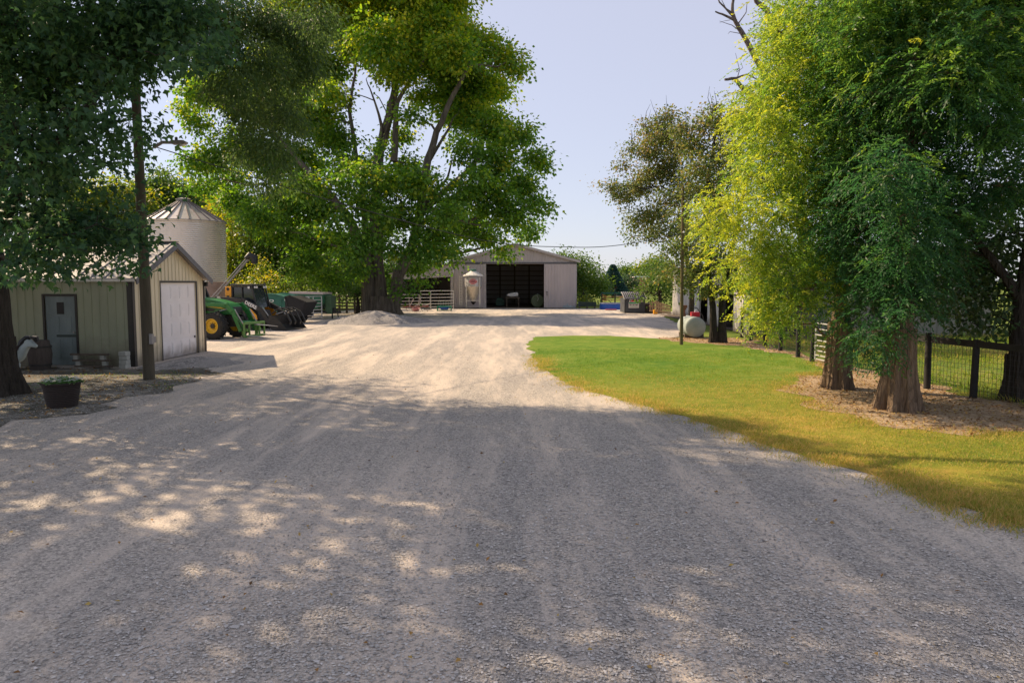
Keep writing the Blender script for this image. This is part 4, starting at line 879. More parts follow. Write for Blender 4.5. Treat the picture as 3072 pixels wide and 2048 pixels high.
def loader():
    Y = 38.0; x = (732-1536)/F_PX*Y+.3
    r = empty('track_loader', (x,Y,0), R(-14), 'black and amber compact track loader with a black cab, parked behind the green tractor', 'loader')
    for s in (-1,1):
        b = MB(); y0, y1 = sorted((s*.62,s*1.0)); b.prism([(-1.25,.42),(-1.05,.78),(-.6,.84),(.7,.60),(1.05,.38),(.95,.08),(.75,0),(-.95,0),(-1.15,.12)],y0,y1,'y'); t = b.build('track', m_tyre, r, bevel=.03)
        b = MB()
        for k in range(6): b.lathe([(.13,-.03),(.13,.03)],14,(-.85+k*.33,s*1.01,.17),'y')
        b.lathe([(.20,-.03),(.20,.03)],16,(-.9,s*1.01,.58),'y'); b.build('road_wheel', m_soot, t)
        b = MB()
        for k in range(16):
            xx = -.95+k*.12; b.box(xx-.03,xx+.03,*sorted((s*.61,s*1.02)),-.0,.03)
        b.build('track_lug', m_tyre, t)
    b = MB(); b.prism([(-1.45,.35),(-1.50,1.25),(-1.15,1.65),(-.55,1.65),(-.45,1.1),(.85,1.0),(1.05,.35)],-.60,.60,'y'); b.build('body', m_soot, r, bevel=.03)
    b = MB(); b.prism([(.22,1.18),(.72,1.10),(1.05,.78),(1.10,.55),(.62,.62),(.42,.72)],-.975,-.955,'y'); b.build('side_panel', m_org, r, bevel=.008); b = MB(); b.prism([(.22,1.18),(.72,1.10),(1.05,.78),(1.10,.55),(.62,.62),(.42,.72)],.955,.975,'y'); b.build('side_panel', m_org, r, bevel=.008)
    b = MB(); b.box(-.98,-.62,-.66,.66,1.52,2.24); b.build('rear_panel', m_org, r, bevel=.03)
    b = MB(); b.lathe([(.08,-.68),(.08,-.661)],16,(-.80,0,2.10),'y'); b.build('vent_ring', m_blackp, r); b = MB(); b.box(-.88,-.74,-.675,-.66,1.66,1.76); b.build('panel_fitting', m_blackp, r)
    b = MB(); b.prism([(-.60,1.15),(-.60,2.20),(.52,2.20),(.78,1.15)],-.56,.56,'y'); b.build('cab_glass', glass_mat(), r)
    for s in (-1,1):
        b = MB()
        b.beam((-.60,s*.60,1.1),(-.60,s*.60,2.26),.07,.09); b.beam((.84,s*.60,1.1),(.56,s*.60,2.26),.07,.07); b.beam((-.60,s*.60,2.23),(.56,s*.60,2.23),.07,.07); b.beam((0,s*.60,1.1),(0,s*.60,2.2),.04,.04)
        for k in range(5): b.beam((-.5,s*.59,1.25+k*.08),(.6,s*.59,1.25+k*.08),.015,.02)
        b.build('cab_frame', m_soot, r)
    b = MB(); b.prism([(-.68,2.27),(-.66,2.35),(.60,2.35),(.66,2.27)],-.66,.66,'y'); b.build('cab_roof', m_soot, r, bevel=.02)
    b = MB(); b.box(-.66,.62,-.67,.67,2.352,2.366); b.build('roof_edge', m_steel, r)
    for y in (-.5,-.32,.32,.5):
        b = MB(); b.lathe([(.06,0),(.06,.03)],12,(.67,y,2.20),'x'); b.build('headlight', m_lamp, r)
    b = MB(); b.box(.38,.50,-.685,-.665,2.13,2.25); b.build('side_lamp', m_lamp, r, bevel=.01)
    b = MB(); b.prism([(-.35,1.25),(-.35,1.45),(.15,1.5),(.2,1.25)],-.25,.25,'y'); b.prism([(-.35,1.4),(-.48,2.0),(-.36,2.02),(-.22,1.45)],-.25,.25,'y'); b.build('seat', m_blackp, r, bevel=.03)
    for s in (-1,1):
        y = s*.80
        b = MB(); b.beam((-1.45,y,1.62),(.15,y,1.52),.15,.22); b.beam((.10,y,1.56),(1.25,y,1.02),.15,.24); b.beam((1.20,y,1.10),(1.72,y,.30),.14,.22); b.beam((-1.45,y,1.66),(-1.35,y,.70),.13,.22); b.build('lift_arm', m_soot, r, bevel=.015)
        b = MB(); b.tube([(-.9,s*.70,.75),(-.1,s*.70,1.38)],.05,8); b.build('cylinder', m_steel, r, smooth=True); b = MB(); b.tube([(1.3,y,1.15),(1.78,y,.55)],.035,8); b.build('cylinder', m_steel, r, smooth=True)
    # lettering on the near arm
    t = text_obj('arm_lettering','DEERE',.245,m_decal,r,(.68,-.892,1.285),(R(90),R(25.0),0),.004,1.05,.006)
    b = MB(); b.lathe([(.04,0),(.12,0),(.12,.015)],12,(-1.2,-.90,1.62),'y'); b.build('pivot', m_steel, r)
    # grapple bucket
    b = MB()
    prof = [(1.75,.75),(1.72,.20),(1.95,.03),(2.75,.03),(2.75,.06),(1.98,.07),(1.78,.24),(1.80,.75)]
    b.prism(prof,-.95,.95,'y')
    for s in (-1,1): y0,y1 = sorted((s*.95,s*.98)); b.prism([(1.75,.78),(1.72,.20),(1.95,.03),(2.78,.03),(2.55,.30),(2.15,.70)],y0,y1,'y')
    bk = b.build('bucket', m_soot, r)
    b = MB()
    for y in (-.7,-.25,.25,.7):
        pts = [(1.78,y,.85),(2.15,y,1.12),(2.6,y,.92),(2.85,y,.45),(2.80,y,.30)]
        for q, w_ in zip(pts, pts[1:]): b.beam(q, w_, .05, .12, up=(0,1,0))
    b.tube([(2.15,-.7,1.12),(2.15,.7,1.12)],.04,8); b.build('grapple_tine', m_soot, bk)
    b = MB(); b.tube([(1.85,-.45,.80),(2.45,-.45,.98)],.035,8); b.tube([(1.85,.45,.80),(2.45,.45,.98)],.035,8); b.build('grapple_cylinder', m_steel, bk)
loader()

def wagon():
    Y = 44.0; xa, xb = at(770,900,Y).x, at(892,900,Y).x; xc = (xa+xb)/2; L = xb-xa
    r = empty('feed_mixer', (xc,Y,0), R(-8), 'dark green feed mixer wagon with a curved top edge and a big black discharge chute', 'mixer wagon')
    h = L/2; top = []
    for i in range(17):
        t = -1+2*i/16; top.append((t*h, 1.50+.28*math.cos(t*math.pi/2*1.0)))
    top2 = [(x, z-.06) for x,z in top]
    b = MB(); b.prism([(-h*.78,.62)]+top+[(h*.78,.62)],-.95,.95,'y'); b.build('tub', m_dgreen, r, bevel=.04)
    b = MB()
    for q, w_ in zip(top, top[1:]): b.beam((q[0],-.97,q[1]+.01),(w_[0],-.97,w_[1]+.01),.05,.05); b.beam((q[0],.97,q[1]+.01),(w_[0],.97,w_[1]+.01),.05,.05)
    b.build('top_rail', M('pale_green_edge',(0.12,0.30,0.22),(0.08,0.22,0.16)), r)
    b = MB()
    for xx in (-.55*h,0.05*h,.6*h): b.beam((xx*.9,-.965,.66),(xx,-.965,1.48),.06,.03,up=(0,1,0))
    b.build('stiffener', m_dgreen, r)
    b = MB(); b.lathe([(.01,-.985),(.15,-.985),(.15,-.965)],24,(0,0,0),'y'); o = b.build('oval_badge', m_decal, r, loc=(.12,0,1.36)); o.scale = (1,1,.5)
    b = MB(); b.lathe([(.01,-.992),(.10,-.992),(.10,-.985)],24,(0,0,0),'y'); b.build('badge_mark', m_dgreen, o)
    for xx, zz in ((-.78*h,1.42),(.86*h,1.44)):
        b = MB(); b.box(xx-.11,xx+.11,-.985,-.965,zz-.07,zz+.07); o = b.build('label_plate', m_decal, r)
        b = MB(); b.box(xx-.07,xx+.07,-.992,-.985,zz-.02,zz+.03); b.build('label_mark', m_soot, o)
    b = MB(); b.box(-h*.8,h*.9,-.5,.5,.42,.60); b.beam((-h*.8,0,.5),(-h-1.2,0,.45),.12,.12); b.build('frame', m_soot, r)
    for s in (-1,1): 
        w = wheel(r, .1, s*.78, .42, .42, .26, .22, m_soot, s, 16)
    # black chute at the right-hand end
    b = MB(); v0 = [(h*.80,-1.0,1.58),(h*1.05,-1.0,1.66),(h*1.86,-1.0,1.28),(h*1.45,-1.0,.42),(h*.78,-1.0,.60)]
    vs = v0+[(x,.75,z) for x,y,z in v0]; n = 5
    b.add(vs, [tuple(range(n)),tuple(reversed(range(n,2*n)))]+[(i,i+n,(i+1)%n+n,(i+1)%n) for i in range(n)]); b.build('discharge_chute', M('black_rubber',(0.022,0.022,0.024),(0.014,0.014,0.015),scale=3,rough=.7), r, bevel=.02)
    b = MB(); b.beam((h*.80,-1.03,1.60),(h*1.05,-1.03,1.68),.04,.05); b.beam((h*1.05,-1.03,1.68),(h*1.88,-1.03,1.29),.04,.05); b.beam((h*.95,-1.02,.9),(h*.80,-1.02,1.55),.04,.04); b.build('chute_edge', m_soot, r)
    b = MB(); b.beam((h*1.15,-.9,.0),(h*1.15,-.9,.6),.09,.09); b.beam((h*1.35,-.9,.0),(h*1.35,-.9,.5),.06,.06); b.beam((h*1.05,-.9,.03),(h*1.3,-.9,.03),.2,.05); b.build('stand', m_soot, r)
    for s in (-.55,.55): wheel(r, h*1.08, s, .34, .34, .22, .17, m_soot, s, 14)
wagon()
def wagon2():
    Y = 49.0; xa, xb = at(882,880,Y).x, at(984,880,Y).x; L = xb-xa; xc = (xa+xb)/2; zt = at(900,874,Y).z
    r = empty('feed_wagon', (xc,Y,0), R(-6), 'green feed wagon with a cream top rail standing behind the white tube gate', 'wagon')
    h = L/2
    b = MB(); b.prism([(-h,zt-.62),(-h,zt-.16),(h,zt-.20),(h,zt-.78),(h*.6,zt-1.15),(-h*.6,zt-1.15)],-.85,.85,'y'); b.build('box', M('mid_green_paint',(0.04,0.17,0.08),(0.03,0.12,0.06),rough=.5), r, bevel=.02)
    b = MB(); b.prism([(-h-.03,zt),(h,zt-.07),(h,zt-.20),(-h-.03,zt-.15)],-.90,.90,'y'); b.build('top_rail', M('cream_paint',(0.62,0.52,0.46),(0.52,0.42,0.38)), r, bevel=.01)
    b = MB(); b.lathe([(.01,-.90),(.24,-.90),(.24,-.86)],24,(0,0,0),'y'); o = b.build('oval_badge', m_decal, r, loc=(0,0,zt-.44)); o.scale = (1,1,.5)
    b = MB(); b.lathe([(.01,-.91),(.17,-.91),(.17,-.90)],24,(0,0,0),'y'); b.build('badge_mark', M('badge_green',(0.3,0.42,0.36)), o)
    b = MB(); b.box(h,h+.42,-.5,.5,zt-1.5,zt-.28); b.build('gear_housing', M('olive_green_paint',(0.08,0.15,0.07),(0.05,0.10,0.05),rough=.5), r, bevel=.04)
    b = MB(); b.beam((h*.9,-.6,.45),(h+.9,0,.45),.1,.1); b.beam((h*.9,.6,.45),(h+.9,0,.45),.1,.1); b.beam((h+.35,-.1,.0),(h+.35,-.1,.9),.07,.07); b.beam((h+.75,0,.0),(h+.65,0,.7),.05,.05); b.box(h+.15,h+.5,-.25,.25,.5,.75); b.box(-h*.8,h*.9,-.4,.4,.40,.55); b.build('hitch', m_soot, r)
    for s in (-1,1): wheel(r, -.5, s*.75, .36, .36, .22, .18, m_soot, s, 14)
wagon2()

# ================================================================ YARD THINGS
def gate(name, p0, p1, h, n, label, mat, uprights=(0.0,0.33,0.66,1.0), rr=.022, z0=.12, group=None, cat='gate'):
    p0, p1 = Vector(p0), Vector(p1); d = p1-p0; L = d.length
    r = empty(name, p0, math.atan2(d.y,d.x), label, cat, group)
    b = MB(); b.tube([(0,0,z0),(0,0,z0+h)],rr*1.2,8); b.tube([(L,0,z0),(L,0,z0+h)],rr*1.2,8); b.build('gate_frame', mat, r, smooth=True)
    for i in range(n):
        z = z0 + h*(i/(n-1))**1.15; b = MB(); b.tube([(0,0,z),(L,0,z)],rr,6); b.build('rail', mat, r, smooth=True)
    for u in uprights[1:-1]:
        b = MB(); b.tube([(L*u,-.03,z0),(L*u,-.03,z0+h)],rr*.8,6); b.build('brace', mat, r, smooth=True)
    return r
m_tube = M('galvanised_tube', (0.62,0.60,0.57), (0.50,0.47,0.44), rough=0.4, metal=0.3)
a, b_ = at(1361,928,65.5), at(1262,930,63.5); a.z = b_.z = 0
gate('tube_gate', b_, a, 1.62, 7, 'long galvanised tube gate beside the barn corner, holding the blue tub', m_tube, (0,.28,.30,1), .026)
c = at(1196,932,62.5); c.z = 0; gate('tube_gate', c, b_-Vector((.12,0,0)), 1.30, 6, 'shorter galvanised tube gate nearest the maple trunk, behind the red plough', m_tube, (0,.5,1), .024)
a = at(918,960,46.8); b_ = at(966,955,48.0); a.z = b_.z = 0
gate('tube_gate', a, b_, 1.42, 8, 'slanting white tube gate between the black chute and the green wagon hitch', m_tube, (0,.45,1), .03)

# board fence behind the maple
def board_fence():
    Y = 58.5; xs_ = [at(u,900,Y).x for u in (990,1018,1040,1064,1086,1108,1135,1165,1190)]
    r = empty('board_fence', (xs_[0],Y,0), 0, 'dark weathered board fence running behind the maple trunk', 'fence')
    for i, xx in enumerate(xs_):
        b = MB(); b.box(xx-xs_[0]-.08,xx-xs_[0]+.08,-.08,.08,0,1.5+.06*math.sin(i*2.3)); b.build('fence_post', m_wood, r, bevel=.01)
    for i in range(len(xs_)-1):
        for k in range(5):
            z = .28+k*.27; b = MB(); b.beam((xs_[i]-xs_[0],-.10,z+.02*math.sin(i+k)),(xs_[i+1]-xs_[0],-.10,z+.02*math.sin(i+k+1)),.03,.12); b.build('board', m_wood, r)
board_fence()
def pickets():
    Y = 61; xa = at(1070,900,Y).x
    r = empty('stock_panel', (xa,Y,0), 0, 'grey upright bar stock panel between the board fence and the maple', 'panel')
    b = MB()
    for i in range(20): b.box(i*.17-.02,i*.17+.02,-.02,.02,.1,1.45)
    b.beam((0,0,1.45),(3.3,0,1.45),.05,.05); b.beam((0,0,.15),(3.3,0,.15),.05,.05); b.build('bars', m_tube, r)
    b = MB()
    for i in (0,10,19): b.box(i*.17-.05,i*.17+.05,.05,.13,0,1.6)
    b.build('posts', m_wood, r)
pickets()

# red cultivator frame leaning in front of the gate
def plough():
    Y = 62.0; c = G(1252,931); x = at(1252,930,Y).x
    r = empty('garden_plough', (x,Y,0), R(-10), 'rusty red ploughing implement with a pink tub lying in front of the tube gate', 'implement')
    m_red = M('faded_red_paint',(0.42,0.12,0.12),(0.28,0.08,0.07),rough=.6)
    b = MB(); b.beam((-1.3,0,.38),(1.0,0,.45),.07,.08); b.beam((-.9,.4,.38),(.9,.4,.4),.07,.07); b.beam((-.9,0,.38),(-.9,.4,.38),.05,.05); b.beam((.9,0,.42),(.9,.4,.4),.05,.05); b.build('frame', m_red, r)
    b = MB(); b.tube([(-.7,0,.4),(-.35,.05,1.05),(-.25,.1,1.10)],.03,6); b.tube([(.05,0,.4),(.20,.05,1.12)],.03,6); b.tube([(.25,0,.4),(.28,.05,1.15)],.03,6); b.tube([(-.3,0,.42),(.1,0,.52),(.7,0,.50),(1.1,0,.62)],.03,6); b.build('handle', M('pale_handle',(0.5,0.42,0.42)), r)
    for k in range(5):
        b = MB(); b.tube([(-1.0+k*.45,0,.38),(-.95+k*.45,-.05,.15),(-.85+k*.45,-.1,.02)],.02,5); b.build('tine', m_rust, r)
    b = MB(); b.box(.6,1.25,-.12,.1,.12,.24); b.build('draw_plate', m_galv, r)
    t = MB(); t.lathe([(.05,.0),(.26,.0),(.34,.22),(.36,.24),(.32,.24),(.24,.03),(.05,.02)],20,caps=False); o = t.build('pink_tub', M('pink_plastic',(0.50,0.24,0.24),(0.40,0.17,0.18),rough=.5), smooth=True, loc=(x-.05,Y-.55,.0)); o.rotation_euler = (R(10),0,0); o.location.z = .06; o.scale = (1,1,.9)
    tag(o,'pink plastic tub in front of the red plough','tub')
plough()
def bale_tub():
    Y = 62.6; x = at(1333,926,Y).x
    r = empty('water_trough', (x,Y,0), 0, 'green rimmed water trough with a blue basin against the long tube gate', 'trough')
    b = MB(); b.box(-.62,.62,-.25,.25,.36,.42); b.box(-.62,.62,-.25,.25,.05,.10)
    for sx in (-.6,.6):
        for sy in (-.23,.23): b.box(sx-.03,sx+.03,sy-.03,sy+.03,0,.42)
    b.build('frame', M('bright_green_plastic',(0.02,0.28,0.16),(0.02,0.20,0.12),rough=.4), r, bevel=.01)
    b = MB(); n = 24; b.lathe([(.30,.12),(.46,.34),(.50,.35)],n,caps=True); o = b.build('basin', M('blue_plastic',(0.03,0.12,0.50),(0.02,0.09,0.38),rough=.35), r, smooth=True); o.scale = (1,.5,1)
    b = MB()
    for i in range(6): b.beam((-.55+i*.22,.3,.45),(-.55+i*.22,.3,.85),.02,.02)
    b.beam((-.6,.3,.85),(.6,.3,.85),.025,.025); b.beam((-.6,.3,.45),(.6,.3,.45),.025,.025); b.build('hay_rack', m_white2, r)
bale_tub()
# inside the barn
def bale(x, y, lab):
    r = empty('round_bale', (x,y,0), 0, lab, 'hay bale')
    b = MB(); b.lathe([(.02,-.55),(.60,-.55),(.66,-.48),(.66,.48),(.60,.55),(.02,.55)],28,(0,0,.66),'y',caps=False); b.build('hay', M('hay',(0.20,0.24,0.16),(0.13,0.16,0.10),scale=12,rough=.95,bump=.6), r, smooth=True)
    b = MB(); b.tube([(.0,-.57,.66+.0),(.08,-.57,.9),(-.05,-.57,1.2),(.0,-.3,1.36)],.03,6); b.build('net_tail', m_decal, r)
bale(at(1612,900,72.2).x, 72.2, 'round hay bale just inside the right side of the barn doorway')
def white_sack():
    x = at(1541,900,72.6).x; r = empty('seed_sack', (x,72.6,0), 0, 'white bulk sack on a dark stand in the middle of the barn doorway', 'sack')
    b = MB(); b.prism([(-.75,1.15),(-.6,1.35),(-.1,1.48),(.3,1.52),(.45,1.46),(.45,1.12),(-.2,1.08)],-.3,.3,'y'); b.build('sack', m_decal, r, bevel=.06)
    b = MB(); b.box(-.8,.6,-.5,.5,.9,1.05)
    for sx in (-.7,.5):
        for sy in (-.4,.4): b.box(sx-.05,sx+.05,sy-.05,sy+.05,0,.9)
    b.build('stand', m_wood, r)
white_sack()
b = MB(); b.box(-.45,.45,-.3,.3,0,.5); b.prism([(-.4,.5),(-.3,.8),(.3,.8),(.4,.5)],-.25,.25,'y'); o = b.build('tool_cart', M('green_cart',(0.05,0.12,0.09)), bevel=.04, loc=(at(1500,900,74).x,74,.12)); tag(o,'dark green cart deep inside the barn','cart')
# right of the barn
b = MB(); b.box(-.42,.42,-.14,.14,.05,.28); b.box(-.06,.06,-.06,.06,.28,.48); b.box(.5,.75,-.1,.1,.05,.25); o = b.build('water_pump', M('pump_blue_grey',(0.35,0.42,0.46),(0.25,0.30,0.33)), bevel=.02, loc=(at(1702,925,69.2).x,69.2,.0)); tag(o,'pale blue grey water pump at the foot of the right barn door','pump')
def trough(u0,u1,Y,h,label,mat):
    xa, xb = at(u0,900,Y).x, at(u1,900,Y).x; r = empty('feed_bunk', ((xa+xb)/2,Y,0), 0, label, 'feed bunk'); L = (xb-xa)/2
    b = MB(); b.prism([(-.32,h*.35),(-.42,h),(-.38,h),(-.28,h*.42),(.28,h*.42),(.38,h),(.42,h),(.32,h*.35)],-L,L,'x'); b.build('tray', mat, r)
    b = MB()
    for k in (-.85,0,.85): b.box(k*L-.05,k*L+.05,-.36,.36,0,h*.34)
    b.build('legs', m_wood, r)
trough(1735,1788,69,.62,'dark green feed bunk between the barn corner and the blue pool',M('bunk_green',(0.04,0.07,0.06),(0.03,0.05,0.045),rough=.6))
def pool():
    Y = 66.0; xa, xb = at(1803,900,Y).x, at(1885,900,Y).x; r = empty('paddling_pool', ((xa+xb)/2,Y+.8,0), 0, 'bright blue pool beside the small dark hut', 'pool')
    a = (xb-xa)/2; b = MB(); b.lathe([(a,0),(a*1.02,.10),(a*.99,.30),(a*1.01,.52),(a*.97,.56),(a*.94,.50),(a*.93,.15),(.01,.12)],40,caps=False); o = b.build('liner', M('pool_blue',(0.02,0.12,0.52),(0.02,0.08,0.40),scale=2,rough=.35), r, smooth=True); o.scale = (1,.7,1)
    b = MB(); b.lathe([(a*1.03,.53),(a*1.03,.60),(a*.95,.60),(a*.95,.53)],40,caps=False); o = b.build('rim', M('pool_rim',(0.45,0.47,0.55),(0.35,0.36,0.45)), r); o.scale = (1,.7,1)
    b = MB(); b.box(-.5,.5,-.12,.12,0,.10); o = b.build('red_mat', M('red_mat',(0.45,0.06,0.08),(0.35,0.05,0.07)), bevel=.02, loc=(at(1833,928,64.6).x,64.6,.0)); tag(o,'small red mat on the ground in front of the blue pool','mat')
pool()
def slide_frame():
    Y = 71; xa, xb = at(1806,900,Y).x, at(1884,900,Y).x; r = empty('hay_feeder', (xa,Y,0), 0, 'rusty orange cattle feeder with a dark green top rail behind the blue pool', 'feeder'); L = xb-xa
    mo = M('orange_rust',(0.70,0.28,0.12),(0.55,0.20,0.08),rough=.7); zt = at(1840,879,Y).z
    for xx in (0,L*.5,L):
        b = MB(); b.box(xx-.06,xx+.06,-.06,.06,0,zt); b.build('post', m_soot, r)
    b = MB(); b.beam((-.1,0,zt),(L+.1,0,zt),.1,.16); b.build('top_rail', m_dgreen, r)
    for k in range(7):
        b = MB(); b.beam((0,-.1,zt-.15-.17*k),(L*.32-.12*k,-.1,zt-.45-.12*k),.03,.05); b.beam((L,-.1,zt-.15-.2*k),(L*.62+.12*k,-.1,zt-.55-.1*k),.03,.05); b.build('slat', mo, r)
    b = MB()
    for z in (.35,.75,1.1): b.beam((0,.05,z),(L,.05,z),.04,.05)
    b.build('rail', mo, r)
slide_frame()
def hut():
    Y = 58.0; xa = at(1874,930,Y).x; xm = at(1936,930,Y).x; zt = at(1900,895,Y).z; zr = at(1900,880,Y).z; rz = R(4)
    r = empty('feed_hut', (xa,Y,0), rz, 'small dark grey hut with striped curved roof and a red, white and green sign', 'hut'); L = xm-xa; D = 1.7
    m_h = M('dark_grey_board',(0.07,0.075,0.085),(0.045,0.05,0.06),scale=2,rough=.6)
    b = MB(); b.box(0,L,0,.06,.06,zt); b.box(0,.06,.06,D,.06,zt); b.box(L-.06,L,.06,D,.06,zt-.1); b.box(.06,L-.06,D-.06,D,.06,zt); b.box(.06,L-.06,.06,D-.06,.05,.10); b.build('walls', m_h, r, bevel=.01)
    b = MB(); prof = []
    for i in range(9):
        t = i/8; prof.append((-.15+t*(D*.75), zt-.02+(zr-zt+.12)*math.sin(t*math.pi/2)))
    n = 44; vs = []; fs = []
    for j in range(n+1):
        xx = -.1+(L+.2)*j/n; dz = .018*math.sin(j*math.pi/2)
        vs += [(xx,y,z+dz) for y,z in prof]
    for j in range(n):
        for i in range(8): a = j*9+i; fs.append((a,a+9,a+10,a+1))
    b.add(vs,fs); k = len(prof)
    b.add([(x,y+.0,z-.06) for x,y,z in vs], [tuple(reversed(f)) for f in fs]); b.build('corrugated_roof', m_galv, r)
    b = MB()
    for j in range(11):
        xx = -.05+(L+.1)*(j+.25)/11
        for q, w_ in zip(prof, prof[1:]): b.beam((xx,q[0],q[1]+.025),(xx,w_[0],w_[1]+.025),.085,.02)
    b.build('roof_rib', m_blackp, r)
    b = MB(); b.box(-.02,L+.9,-.03,0,0,.08); b.box(-.02,.04,-.03,-.001,.08,zt-.05); b.build('skid', m_soot, r)
    b = MB(); b.box(L,L+.85,.25,.31,.06,zt-.45); b.box(L+.79,L+.85,.31,D,.06,zt-.45); b.box(L,L+.85,.31,D,.06,.10); b.build('side_pen', M('pen_board',(0.08,0.06,0.05),(0.05,0.04,0.035),rough=.8), r)
    b = MB(); b.box(L-.02,L+.88,.22,.28,zt-.45,zt-.36); b.build('pen_rail', m_galv, r)
    b = MB(); b.box(L-.36,L-.16,-.02,-.001,zt-.30,zt-.12); b.build('vent_plate', M('pale_plate',(0.55,0.52,0.30)), r)
    # sign: twin humped white board, red shape on top, green band, dark lettering bars
    cx, z0 = L*.44, .42; W_ = .42; S = empty('sign'); S.parent = r; S.location = (cx,-.04,z0)
    out = [(-W_,0),(W_,0),(W_,.42)]
    for i in range(9): a = math.pi*i/8; out.append((.20+.20*math.cos(a), .58+.26*math.sin(a)))
    for i in range(9): a = math.pi*i/8; out.append((-.22+.16*math.cos(a), .52+.22*math.sin(a)))
    out.append((-W_,.42)); b = MB(); b.prism(out,-.01,.012,'y'); b.build('sign_board', M('sign_white',(0.72,0.66,0.62),(0.66,0.6,0.56)), S)
    b = MB(); b.prism([(-.26,.50),(-.20,.62),(-.12,.66),(-.02,.58),(.06,.62),(.08,.50)],-.018,-.0105,'y'); b.build('sign_red_mark', M('sign_red',(0.60,0.03,0.06),(0.5,0.03,0.05)), S)
    b = MB(); b.prism([(.10,.50),(.14,.70),(.20,.78),(.27,.70),(.30,.50)],-.018,-.0105,'y'); b.prism([(-.32,.52),(-.29,.64),(-.23,.66),(-.25,.50)],-.018,-.0105,'y'); b.build('sign_dark_mark', M('sign_brown',(0.08,0.05,0.05)), S)
    b = MB(); b.box(-.39,.39,-.018,-.0105,.34,.46); b.build('sign_green_band', M('sign_green',(0.03,0.30,0.14),(0.02,0.22,0.10)), S)
    b = MB()
    for x0_, x1_ in ((-.36,-.18),(-.12,.06),(.12,.32)): b.box(x0_,x1_,-.018,-.0105,.22,.29)
    b.build('sign_line', MATS['sign_brown'], S)
    b = MB(); b.box(-.36,.32,-.018,-.0105,.10,.14); b.build('sign_green_line', MATS['sign_green'], S)
hut()
# leaning slatted crates by the white building
for i, (u, v, Y, tilt) in enumerate(((1972,935,57,.55),(1990,940,56,.45))):
    x = at(u,900,Y).x; r = empty('wooden_pallet', (x,Y,0), 0, ['wooden pallet tilted against the back of another pallet, nearer the hut','wooden pallet leaning in front, nearer the white building'][i], 'pallet', 'pallets leaning beside the hut')
    mp_ = M('pallet_wood',(0.42,0.30,0.18),(0.28,0.19,0.11),scale=4,rough=.9)
    for k in range(8):
        b = MB(); s = -.55+k*.155; b.beam((s,-.02,.08-.20*s),(s+.05,.45*tilt,1.05-.42*(s+.55)),.09,.02,up=(0,1,0)); b.build('slat', mp_, r)
    for k in range(3):
        t = .08+.4*k; b = MB(); b.beam((-.6,.45*tilt*t+.04,.15+t*.95),(.6,.45*tilt*t+.04,.0+t*.62+.08),.05,.09); b.build('stringer', mp_, r)
b = MB(); b.prism([(-.16,0),(.16,0),(.15,.34),(-.15,.34)],-.15,.15,'y'); o = b.build('amber_bin', m_org, bevel=.03, loc=(at(1970,940,56.9).x-.25,56.2,0)); tag(o,'orange plastic bin tucked beside the leaning pallets','bin')

